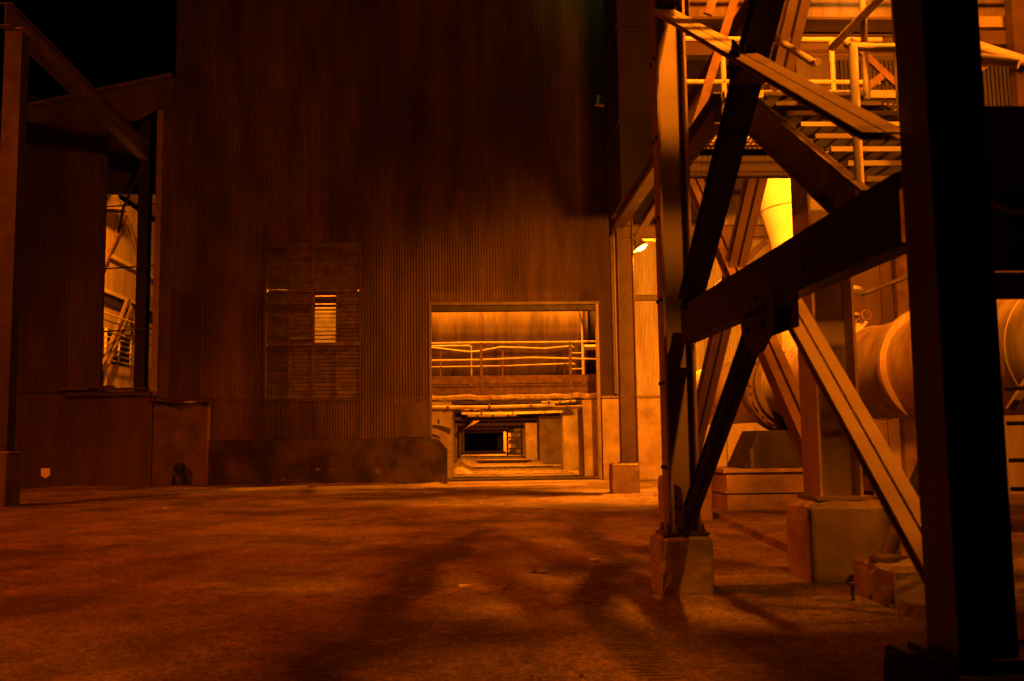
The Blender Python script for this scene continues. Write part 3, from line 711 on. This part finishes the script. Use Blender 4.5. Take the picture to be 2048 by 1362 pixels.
# ------------------------------------------------------------------ braced tower in front (line X = 1.52)
tow = thing('braced_tower', (1.5, 5.3, .4), 'near black steel tower with chevron and crossed braces', 'steel tower')
XF = 1.53
MB().hbeam((XF, 7.40, .43), (XF, 7.40, 6.4), .23, .23, .018, .012, up=(1, 0, 0)).build('column', M['steel'], tow)
B(XF - .17, XF + .17, 7.26, 7.55, .41, .432).build('base_plate', M['steel_dark'], tow)
MB().hbeam((1.625, 3.30, .40), (1.625, 3.30, 6.4), .195, .22, .03, .08, up=(1, 0, 0)).build('column', M['steel'], tow)
B(1.49, 1.78, 3.14, 3.48, .372, .40).build('base_plate', M['steel_black'], tow)
MB().channel((XF + .01, 7.27, 1.94), (XF + .01, 3.5, 1.92), .27, .10, .014, flip=-1).build('main_beam', M['steel_black'], tow)  # beam colour darkened to look unlit
B(XF - .005, XF + .003, 4.6, 5.45, 1.62, 1.80).build('gusset_plate', M['steel_dark'], tow)
for k in range(4):
    MB().lathe([(.014, 0), (.014, .012)], (XF - .004, 4.35 + .12*(k % 2), 1.88 + .1*(k // 2)), (-1, 0, 0), 8).build('bolt', M['steel_black'], tow)
MB().twin((XF - .02, 5.05, 1.80), (XF - .02, 7.22, .47), .075, .10, .012, up=(0, 1, 1)).build('chevron_brace', M['steel_black'], tow)  # shaded leg, its shade put into the colour
MB().twin((XF + .07, 4.95, 1.78), (XF + .07, 3.36, .57), .05, .125, .012, up=(0, -1, 1)).build('chevron_brace', M['brace'], tow)  # lit leg, coloured paler than the rest
MB().hbeam((XF + .04, 7.1, 2.08), (XF + .04, 3.5, 4.35), .12, .15, up=(0, 1, 1)).build('cross_brace', M['steel_black'], tow)  # underside shade carried by the black colour
MB().twin((XF - .05, 7.3, 4.36), (XF - .05, 3.43, 2.17), .03, .165, .01, .008, up=(0, -1, 1)).build('cross_brace', M['brace'], tow)  # paler colour stands in for stronger light on top
B(XF - .1, XF + .1, 5.1, 5.3, 3.05, 3.07).build('splice_plate', M['steel_dark'], tow)
gb = MB().lathe([(.016, 0), (.016, .014), (.010, .018)], (0, 0, 0), (-1, 0, 0), 6).mesh('bolt')
def gusset(pts, bolts, x=XF - .062):
    n = len(pts); mm = MB().add([(x, y, z) for y, z in pts] + [(x + .01, y, z) for y, z in pts], [tuple(range(n)), tuple(reversed(range(n, 2*n)))] + [(i, n + i, n + (i+1) % n, (i+1) % n) for i in range(n)])
    g_ = mm.build('gusset_plate', M['steel_black'], tow)
    for (y, z) in bolts: make('bolt', gb, M['steel_black'], g_, (x, y, z))
gusset([(5.30, 1.80), (4.66, 1.80), (4.70, 1.62), (4.90, 1.53), (5.10, 1.53), (5.26, 1.64)], [(5.16, 1.74), (5.06, 1.74), (4.94, 1.74), (4.82, 1.74), (5.14, 1.66), (4.86, 1.66)], XF - .09)
gusset([(7.28, .44), (6.98, .50), (6.94, .62), (7.08, .76), (7.28, .78)], [(7.2, .52), (7.2, .62), (7.2, .70), (7.06, .62)], XF - .075)
gusset([(5.28, 3.08), (5.14, 3.24), (5.0, 3.14), (5.14, 3.0)], [(5.20, 3.10), (5.14, 3.16), (5.08, 3.12), (5.14, 3.06)], XF - .118)
for k, (x, y) in enumerate(((1.40, 7.30), (1.66, 7.30), (1.40, 7.51), (1.66, 7.51))):
    MB().lathe([(.022, 0), (.022, .022), (.012, .024), (.012, .06)], (x, y, .432 if k < 4 else .40), n=8).build('anchor_bolt', M['steel_dark'], tow)
for k in range(9):
    z = .9 + .62*k
    for q in (0, 1): make('bolt', gb, M['steel_dark'], tow, (XF - .115, 7.34 + .12*q, z))
MB().hbeam((XF, 7.4, 4.55), (XF, 3.4, 4.55), .2, .15).build('top_beam', M['steel_dark'], tow)

# ------------------------------------------------------------------ stairs and landing
sta = thing('steel_staircase', (2.5, 6.3, 2.4), 'open steel staircase with grating treads behind the crossed braces', 'staircase')
NP, FP = (2.15, 5.30, 2.42), (2.15, 7.34, 3.70)
for x in (2.15, 2.95):
    MB().channel((x, NP[1] - .06, NP[2] - .12), (x, FP[1], FP[2] - .12), .27, .06, .014, flip=1 if x > 2.5 else -1).build('stringer', M['steel_dark'], sta)  # dark colour stands in for shade on the outer face
NT = 8
for i in range(NT):
    f_ = (i + .5)/NT; y = NP[1] + (FP[1] - NP[1])*f_; z = NP[2] + (FP[2] - NP[2])*f_ + .01
    td = B(2.17, 2.93, y - .145, y - .125, z - .016, z + .014).build('tread', M['rail'], sta)
    g = MB()
    for k in range(9): g.box(2.18, 2.92, y - .12 + .028*k, y - .115 + .028*k, z - .008, z + .005)
    for k in range(7): g.box(2.2 + .115*k, 2.206 + .115*k, y - .122, y + .12, z - .012, z + .006)
    g.build('grating', M['steel_black'], td)  # blackened in place of the unlit underside
    B(2.17, 2.93, y + .12, y + .126, z - .02, z + .004).build('back_bar', M['steel_dark'], td)
def rail_run(name, pts, r, parent, mt='rail'): return MB().tube(pts, r, 10).build(name, M[mt], parent)
rail_run('newel_post', [(2.15, 5.34, 2.42), (2.15, 5.34, 3.26), (2.16, 5.36, 3.29), (2.30, 5.40, 3.30), (2.5, 5.30, 3.26), (2.9, 5.0, 3.05)], .026, sta)
rail_run('hand_rail', [(2.15, 5.36, 3.29), (2.15, 5.42, 3.33)], .022, sta)
rail_run('hand_rail', [(2.15, 7.34, 4.30), (2.15, 5.98, 3.44), (2.16, 5.92, 3.42)], .024, sta)
rail_run('mid_rail', [(2.15, 7.36, 3.98), (2.15, 5.36, 2.78)], .018, sta)
rail_run('hand_rail', [(2.95, 7.75, 4.26), (2.95, 5.4, 4.2)], .032, sta)
rail_run('rail_post', [(2.97, 7.15, 3.4), (2.97, 7.15, 4.5)], .026, sta)
rail_run('hand_rail', [(2.35, 7.9, 4.25), (2.35, 6.4, 3.35)], .022, sta)
for y, z0, z1 in ((6.6, 3.1, 4.2), (5.7, 2.55, 4.2)): rail_run('rail_post', [(2.97, y, z0), (2.97, y, z1)], .026, sta)

lan = thing('stair_landing', (2.7, 8.3, 3.7), 'railed steel landing at the head of the stairs', 'landing')
MB().channel((1.95, 9.0, 3.64), (3.9, 9.0, 3.64), .27, .08, flip=1).build('edge_beam', M['steel_black'], lan)
MB().channel((1.95, 7.42, 3.64), (1.95, 9.0, 3.64), .25, .07, flip=-1).build('edge_beam', M['steel_dark'], lan)
MB().channel((3.9, 7.42, 3.64), (3.9, 9.0, 3.64), .25, .07).build('edge_beam', M['steel_dark'], lan)
g = MB()
for k in range(40): g.box(1.97 + .048*k, 1.975 + .048*k, 7.42, 8.98, 3.76, 3.785)
for k in range(12): g.box(1.97, 3.88, 7.45 + .135*k, 7.457 + .135*k, 3.765, 3.783)
g.build('deck_grating', M['steel'], lan)
B(1.95, 3.9, 7.36, 7.41, 3.70, 3.76).build('nosing', M['rail'], lan)
rail_run('top_rail', [(2.0, 9.0, 4.845), (3.9, 9.0, 4.84)], .028, lan)
rail_run('mid_rail', [(2.0, 9.0, 4.43), (3.9, 9.0, 4.425)], .026, lan)
for x in (2.38, 3.42): rail_run('rail_post', [(x, 9.0, 3.6), (x, 9.0, 4.84)], .026, lan)
MB().obox((1.98, 8.95, 3.9), (3.9, 8.95, 3.9), -.004, .004, -.06, .06).build('toe_board', M['rail'], lan)
MB().obox((3.55, 8.9, 4.80), (4.0, 8.9, 4.35), -.03, .03, -.02, .02, up=(0, 1, 0)).build('knee_strut', M['steel_brown'], lan)
MB().obox((2.95, 8.1, 3.74), (3.5, 8.1, 4.15), -.03, .03, -.02, .02, up=(0, 1, 0)).build('knee_strut', M['steel_brown'], lan)
MB().obox((2.0, 8.9, 3.75), (2.52, 8.9, 5.3), -.04, .04, -.02, .02, up=(0, 1, 0)).build('knee_strut', M['steel_brown'], lan)
MB().obox((2.2, 8.8, 5.0), (2.7, 8.8, 6.4), -.04, .04, -.02, .02, up=(0, 1, 0)).build('knee_strut', M['steel_brown'], lan)

shp = thing('shade_planks', (2.2, 5.1, 5.3), 'added unseen planks high over the staircase, shading the tower column', 'walkway')
for (a, b) in ((5.25, 5.47), (5.02, 5.13), (4.70, 4.78)): B(1.2, 3.1, a, b, 5.28, 5.32).build('plank', M['steel_brown'], shp)  # planks added to cast shade bands on the tower column
for x in (1.3, 3.0): B(x, x + .06, 4.5, 5.6, 5.18, 5.278).build('bearer', M['steel_dark'], shp)
# ------------------------------------------------------------------ girder with lamps above the landing
gir = thing('plate_girder', (6, 14, 7), 'wide pale plate girder lit from above behind the stairs', 'girder')
B(3.2, 12, 13.9, 13.93, 7.10, 8.0).build('web', M['duct'], gir)
B(3.2, 12, 13.60, 14.2, 7.06, 7.10).build('bottom_flange', M['steel'], gir)
MB().tube([(3.2, 13.55, 7.42), (12, 13.55, 7.42)], .035, 8).build('conduit', M['steel_brown'], gir)
for k, x in enumerate((5.33, 5.84)):
    th = thing('bulb_lamp', (x, 13.5, 7.55), ['left of two glowing bulb lamps at the top edge', 'right and larger glowing bulb lamp at the top edge'][k], 'lamp', 'bulb lamps on the girder')
    MB().lathe([(.02, .12), (.05, .10), (.07, .04), (.065, -.02), (.03, -.06)], (x, 13.5, 7.56 - .03*k), (.6, -.2, .7), 14).build('bulb', M['glow'], th)
    MB().lathe([(.05, 0), (.06, .1), (.05, .14)], (x + .06, 13.48, 7.66 - .03*k), (.3, 0, 1), 12).build('socket', M['steel_dark'], th)
    lamp_light('lamp_light', (x, 13.2, 7.42), 14, th, .05)

# ------------------------------------------------------------------ house behind the plant on the right
hs = thing('cooler_house', (9, 17.5, 0), 'clad house behind the plant with streaked lower panels', 'building')
for k in range(5):
    B(6.05 + 1.3*k, 7.33 + 1.3*k, 17.5 + .012*(k % 2), 17.6, .05, 6.6).build('wall_panel', M['panel'], hs)
clad(4.9, 14.0, [6.6, 7.4, 9.4, 12], 17.45, [(5.35, 5.85, 7.3, 8.9), (5.95, 6.55, 7.2, 9.2)], hs, M['sheet_mid'], amp=.012, pitch=.076, key='b', width=.912)
B(5.3, 5.9, 17.9, 18, 7.2, 9).build('dark_opening', M['steel_black'], hs)
B(5.95, 6.55, 17.40, 17.44, 7.2, 9.2).build('pale_door', M['panel'], hs)
B(6.55, 6.72, 17.36, 17.46, 7.0, 9.3).build('jamb', M['steel_dark'], hs)
B(4.8, 14, 17.2, 17.5, 6.48, 6.6).build('ledge', M['steel'], hs)
B(7.55, 7.8, 17.3, 17.5, .05, 6.5).build('pilaster', M['steel_brown'], hs)
MB().tube([(6.75, 17.42, 6.4), (6.78, 17.42, 4.6), (6.55, 17.4, 3.9), (6.5, 17.38, 3.4), (6.62, 17.4, 2.9), (6.5, 17.4, 2.4)], .035, 8).build('loose_cable', M['steel_brown'], hs)
MB().tube([(6.30, 15.8, 3.40), (7.25, 15.7, 3.74), (8.5, 15.6, 4.2)], .035, 8).build('feed_pipe', M['steel_dark'], hs)

# ------------------------------------------------------------------ outdoor kiln: cylinder coming towards the camera
ok = thing('outdoor_kiln_duct', (4.84, 15.5, 1.93), 'large pale rotary cylinder with flanged rings on a stepped base', 'kiln')
A0 = Vector((5.0, 15.5, 1.93)); AX = Vector((.108, -1, 0)).normalized()
def ringp(d): return A0 + AX*d
MB().lathe([(.56, 0), (.56, 3.2), (.54, 3.6), (.54, 4.4), (.62, 7.5), (.64, 11.8)], ringp(-3.6), AX, 72).build('shell', M['duct'], ok)
MB().lathe([(.54, 0), (.745, .0), (.765, .03), (.765, .24), (.745, .27), (.54, .27)], ringp(-.27), AX, 72, caps=False).build('riding_ring', M['steel_dark'], ok)
MB().lathe([(.54, 0), (.64, 0), (.64, .10), (.54, .10)], ringp(.0), AX, 72, caps=False).build('clamp_ring', M['steel_dark'], ok)
MB().lathe([(.62, 0), (.70, 0), (.70, .07), (.62, .07)], ringp(3.95), AX, 72, caps=False).build('flange_ring', M['duct'], ok)
MB().lathe([(.55, 0), (.61, 0), (.61, .07), (.55, .07)], ringp(.85), AX, 72, caps=False).build('flange_ring', M['duct'], ok)
for dd, rr in ((1.7, .572), (2.75, .60), (4.9, .625), (6.2, .632)): MB().lathe([(rr, 0), (rr + .012, .006), (rr + .012, .03), (rr, .036)], ringp(dd), AX, 64, caps=False).build('weld_seam', M['duct'], ok)
bm = MB().lathe([(.018, 0), (.018, .03)], (0, 0, 0), AX, 6).mesh('bolt')
sb = AX.orthogonal().normalized(); sc_ = AX.cross(sb)
for k in range(32):
    a = 2*math.pi*k/32
    make('bolt', bm, M['steel_black'], ok, ringp(.0) + (sb*math.cos(a) + sc_*math.sin(a))*.705)
for k in range(12):
    a = 2*math.pi*k/12 + .2; c_ = ringp(.015) + (sb*math.cos(a) + sc_*math.sin(a))*.70
    MB().obox(c_ - AX*.03, c_ + AX*.04, -.05, .05, -.018, .018, up=(sb*math.cos(a) + sc_*math.sin(a))).build('clamp_lug', M['steel_brown'], ok)
# pedestal casting and stepped base
m = MB(); m.add([(4.05, 14.95, .66), (5.65, 14.95, .66), (5.65, 16.0, .66), (4.05, 16.0, .66), (4.3, 15.05, 1.22), (5.4, 15.05, 1.22), (5.4, 15.9, 1.22), (4.3, 15.9, 1.22)],
      [(0, 3, 2, 1), (4, 5, 6, 7), (0, 1, 5, 4), (1, 2, 6, 5), (2, 3, 7, 6), (3, 0, 4, 7)]); m.build('pedestal', M['steel_black'], ok)

for x in (4.12, 5.5): B(x, x + .06, 14.85, 14.95, .66, .95).build('rib', M['steel_dark'], ok)
ba = thing('stepped_base', (4.7, 15.5, 0), 'stepped concrete base with ledges beneath the outdoor cylinder', 'base')
MB().cbox(3.74, 5.95, 14.80, 16.3, .0, .30, .012).wear(.01, 6, 5.).build('lower_step', M['concrete_pale'], ba)
B(3.70, 5.99, 14.76, 16.34, .302, .335).build('ledge', M['concrete_pale'], ba)
MB().box(3.74, 5.95, 14.80, 16.3, .337, .60).build('upper_step', M['concrete_pale'], ba)
B(3.68, 6.0, 14.74, 16.36, .602, .655).build('ledge', M['concrete_pale'], ba)

# ------------------------------------------------------------------ bright funnel duct over the cylinder
fn = thing('funnel_duct', (5.36, 15.5, 3.3), 'brilliantly lit white funnel duct above the outdoor cylinder', 'duct')
MB().lathe([(.60, 0), (.60, .10), (.56, .45), (.62, .85), (.74, 1.3), (.86, 1.75), (.90, 2.05)], (5.40, 15.5, 3.40), n=56).build('funnel', M['duct_white'], fn)
MB().lathe([(.56, 0), (.78, 0), (.78, .05), (.56, .05)], (5.40, 15.5, 3.35), n=48).build('flange', M['duct_white'], fn)
MB().lathe([(.50, 0), (.50, .34)], (5.40, 15.5, 3.0), n=40).build('neck', M['steel_dark'], fn)
MB().lathe([(.5, 0), (.72, 0), (.72, .04), (.5, .04)], (5.40, 15.5, 2.96), n=48).build('flange', M['duct_white'], fn)
for rr, hh in ((.565, 3.86), (.745, 4.70)): MB().lathe([(rr, 0), (rr + .014, .005), (rr + .014, .025), (rr, .03)], (5.40, 15.5, hh), n=48, caps=False).build('weld_band', M['duct'], fn)
B(4.75, 6.0, 15.1, 15.9, 2.42, 2.95).build('seal_box', M['duct'], fn)
for k in range(7):
    MB().lathe([(.022, 0), (.022, .03)], (4.82 + .19*k, 15.1, 2.88 - .04*(k % 2)), (0, -1, 0), 8).build('bolt', M['steel_black'], fn)
MB().tube([(6.05 + .075*math.cos(2*math.pi*i/18), 15.0, 2.96 + .075*math.sin(2*math.pi*i/18)) for i in range(19)], .014, 6).build('hand_wheel', M['steel_brown'], fn)
MB().tube([(6.05, 15.0, 2.86), (5.95, 15.1, 2.7), (5.9, 15.1, 2.5)], .03, 8).build('valve_stem', M['duct'], fn)

# ------------------------------------------------------------------ black casing added above the doorway column, standing in for wall in shade
ec = thing('shade_casing', (4.1, 22.4, 5.9), 'added black casing standing in for shade between main front and plant', 'casing')
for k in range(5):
    B(3.3, 5.4, 21.4 + .01*(k % 2), 23.4, 5.92 + 2.2*k, 8.1 + 2.2*k).build('casing_panel', M['dark_tone'], ec)
for z in (8.11, 10.31, 12.51): B(3.26, 5.44, 21.36, 23.44, z - .03, z + .04).build('flange_band', M['dark_tone'], ec)
for k, (y, z, a, b) in enumerate(((21.5, 5.64, 3.4, 9.0), (21.5, 5.50, 3.4, 9.0), (22.6, 5.85, 4.2, 9.0))):
    p = thing('rack_pipe', ((a+b)/2, y, z), ['upper pipe running right from the lamp-lit column', 'lower pipe running right from the lamp-lit column', 'rear pipe above the pair beside the lamp'][k], 'pipe', 'pipes beside the lamp column')
    MB().tube([(a, y, z), (b, y, z)], .05, 10).build('pipe_run', M['steel'], p)
    for q in range(4): MB().lathe([(.055, 0), (.075, .01), (.075, .05), (.055, .06)], (a + .6 + q*1.3, y, z), (1, 0, 0), 10).build('collar', M['steel_dark'], p)

# ------------------------------------------------------------------ wall lamp beside the doorway column
wl = thing('wall_lamp', (3.5, 20.9, 5.2), 'glowing tilted sodium lamp fixed to the column by the doorway', 'lamp')
lc = Vector((3.58, 20.70, 5.16)); dn = Vector((.48, -.10, -.9)).normalized()
MB().lathe([(.04, -.2), (.09, -.17), (.11, -.05), (.22, .03)], lc - dn*.02, dn, 20, caps=False).build('shade', M['steel'], wl)
ll = MB().lathe([(.0, .0), (.12, .01), (.135, .03), (.07, .06), (.0, .07)], lc, dn, 18, caps=False); ll.build('lens', M['glow_hot'], wl)
MB().tube([(3.36, 20.75, 5.42), (3.46, 20.72, 5.42), tuple(lc - dn*.2)], .025, 8).build('arm', M['steel_dark'], wl)
lamp_light('lamp_light', lc + dn*.16 + Vector((.02, -.06, 0)), 5600, wl, .1, 168, tuple(lc + Vector((.6, 2.2, -3.0))), .3)

# ------------------------------------------------------------------ things right of the nearest column
gp = thing('machine_guard', (2.3, 3.7, 1.9), 'black guard panel with rounded pipe frame beside the nearest column', 'guard')
MB().tube([(1.86, 3.6, 4.4), (1.86, 3.6, 2.25), (1.88, 3.6, 2.08), (1.93, 3.6, 1.98), (2.02, 3.6, 1.93), (2.9, 3.6, 1.9)], .012, 8).build('frame_pipe', M['steel_dark'], gp)
B(1.98, 2.9, 3.66, 3.68, 1.72, 2.36).build('panel', M['steel_black'], gp)
MB().cbox(3.35, 4.5, 3.75, 5.9, .06, 2.25, .06).build('shade_block', M['steel_dark'], gp)  # unseen block added to keep floodlight off the foreground ground
B(1.9, 3.4, 3.70, 3.74, 1.62, 1.72).build('rail', M['steel_black'], gp)
rp_ = thing('side_platform', (6, 10, 4), 'pale railed platform glimpsed at the far right edge', 'platform')
MB().tube([(5.30, 10.0, 5.22), (5.80, 9.9, 5.0)], .05, 12).build('bright_rail', M['duct_white'], rp_)
for z in (5.62, 4.55): MB().obox((5.2, 10.4, z), (7.5, 10.4, z), -.04, .04, -.06, .06).build('rail', M['rail'], rp_)
MB().obox((5.85, 10.1, 3.9), (5.85, 10.1, 6.5), -.07, .07, -.07, .07, up=(0, 1, 0)).build('post', M['steel_dark'], rp_)
MB().obox((5.3, 10.6, 4.9), (6.3, 10.6, 5.6), -.04, .04, -.04, .04, up=(0, 1, 0)).build('brace', M['rail'], rp_)
MB().obox((5.3, 10.6, 4.35), (6.3, 10.6, 3.7), -.05, .05, -.04, .04, up=(0, 1, 0)).build('brace', M['rail'], rp_)
B(5.1, 7.5, 10.2, 10.5, 5.3, 5.45).build('edge_beam', M['steel_dark'], rp_)
sg = thing('side_guardrail', (3.9, 6.5, 0), 'low dark guard rails at the far right edge by the kiln', 'guard rail')
for z in (1.38, 1.17, .95, .78): MB().tube([(3.2, 5.9, z), (5.2, 5.6, z)], .013, 6).build('rail', M['steel_black'], sg)
MB().obox((3.25, 5.95, 1.25), (3.75, 5.9, 2.0), -.02, .02, -.02, .02, up=(0, 1, 0)).build('slanted_rail', M['rail'], sg)
MB().obox((3.6, 5.95, .05), (3.6, 5.95, 1.5), -.02, .02, -.02, .02, up=(0, 1, 0)).build('post', M['steel_black'], sg)

# ================================================================== small things on the ground and wall
sk = MB().lathe([(.0, 0), (.17, .01), (.20, .12), (.17, .28), (.10, .36), (.15, .44), (.16, .55), (.1, .62), (.0, .63)], (-7.95, 27.62, .02), n=18).rough(.02, 6).build('black_sack', M['black'])
tag(sk, 'lumpy black sack standing before the steel side door', 'sack')
pt = MB().add([(-11.78, 27.955, .55), (-11.54, 27.955, .56), (-11.53, 27.95, .36), (-11.65, 27.945, .28), (-11.77, 27.95, .35), (-11.78, 27.97, .55), (-11.54, 27.97, .56), (-11.53, 27.965, .36), (-11.65, 27.96, .28), (-11.77, 27.965, .35)],
    [(0, 4, 3, 2, 1), (5, 6, 7, 8, 9)] + [(i, (i+1) % 5, 5 + (i+1) % 5, 5 + i) for i in range(5)]).build('shield_plate', M['white'])
tag(pt, 'small pale shield-shaped plate low on the annex wall', 'plate')
vt = thing('wall_tap', (3.75, 27.8, 10.7), 'small pale bent pipe outlet high on the corner of the front', 'pipe outlet')
MB().tube([(3.72, 27.9, 11.0), (3.68, 27.8, 10.78), (3.62, 27.75, 10.7), (3.85, 27.75, 10.66)], .05, 8).build('spout', M['white'], vt)
for k, (x, y, a) in enumerate(((-.07, 7.75, .3), (1.1, 9.3, .8), (-5.4, 18.0, .1))):
    mm = MB().add([(-.05, -.02, 0), (.05, -.025, .012), (.055, .02, .004), (-.045, .025, .014), (-.05, -.02, .004), (.05, -.025, .016), (.055, .02, .008), (-.045, .025, .018)], [(0, 3, 2, 1), (4, 5, 6, 7), (0, 1, 5, 4), (1, 2, 6, 5), (2, 3, 7, 6), (3, 0, 4, 7)])
    mm.v = [(x + p[0]*math.cos(a) - p[1]*math.sin(a), y + p[0]*math.sin(a) + p[1]*math.cos(a), .012 + p[2]) for p in mm.v]
    tag(mm.build('paper_scrap', M['white']), ['pale paper scrap on the open yard in front centre', 'pale paper scrap on the yard near the squat footing', 'pale paper scrap far back on the left yard'][k], 'scrap', 'paper scraps on the yard')
rs = MB().lathe([(0, 0), (.05, .0), (.07, .02), (.055, .04), (.0, .055)], (.55, 8.6, -.015), n=11).rough(.02, 14).build('loose_rock', M['steel_brown'])
tag(rs, 'fist-sized loose rock on the yard by the tyre tracks', 'rock')
g = MB()
for k in range(1300):
    y = 3.5 + 23*random.random()**1.3; x = -.42*y - 1 + (random.random())*(.42*y + 3.4)
    r_ = .003 + .010*random.random()**3
    if x > 2.3: continue
    z = .02*noise.noise(Vector((x*1.6, y*1.6, 7)))
    vs = [(x + r_*math.cos(a)*(1 + .5*random.random()), y + r_*math.sin(a)*(1 + .5*random.random()), z - .006) for a in (0, 1.3, 2.6, 3.9, 5.2)]
    vs += [(x + .75*(p[0] - x) + .2*r_*random.random(), y + .75*(p[1] - y), z + r_*(.45 + .3*random.random())) for p in vs]
    g.add(vs, [(i, (i+1) % 5, 5 + (i+1) % 5, 5 + i) for i in range(5)] + [(5, 6, 7, 8, 9)])
tag(g.build('gravel', M['concrete']), kind='stuff')

# ================================================================== yard lighting outside the frame
floodlight((2.62, 3.9, 6.9), (2.25, 7.4, 3.6), 3000, 'floodlight high on the plant above the staircase, out of view', spot=66, blend=.5, radius=.09, color=(1, .23, .005))
floodlight((3.0, 3.6, 7.6), (2.2, 14, 6.4), 8000, 'second floodlight high on the plant aimed at the girder', spot=90, blend=.7, radius=.8, color=(1, .17, .003))
floodlight((6.3, 4.9, 5.4), (1.5, 4.7, 2.7), 3500, 'floodlight on the plant beyond the right edge', spot=46, blend=.6, radius=.45, color=(1, .19, .004))
floodlight((6.0, 6.0, 4.2), (3.4, 11.5, .8), 1900, 'lower floodlight on the plant beyond the right edge', spot=72, blend=.6, radius=.4, color=(1, .165, .003))
floodlight((3.45, 12.0, 4.45), (5.4, 15.5, 4.5), 3300, 'floodlight behind the landing aimed at the funnel duct', spot=104, blend=.7, size=.24)
floodlight((-15, 3.6, 15.0), (-7.6, 14.2, 0.0), 19000, 'yard floodlight on a tall pole beyond the left edge', spot=80, blend=.75, pole=(0, 0, 0), radius=.6, color=SODIUM_RED)
floodlight((3.2, 26.6, 15.0), (3.2, 28, 13.4), 32, 'mercury floodlight above the top right corner of the front', spot=120, blend=.8, radius=.2, color=(.22, .75, .12))
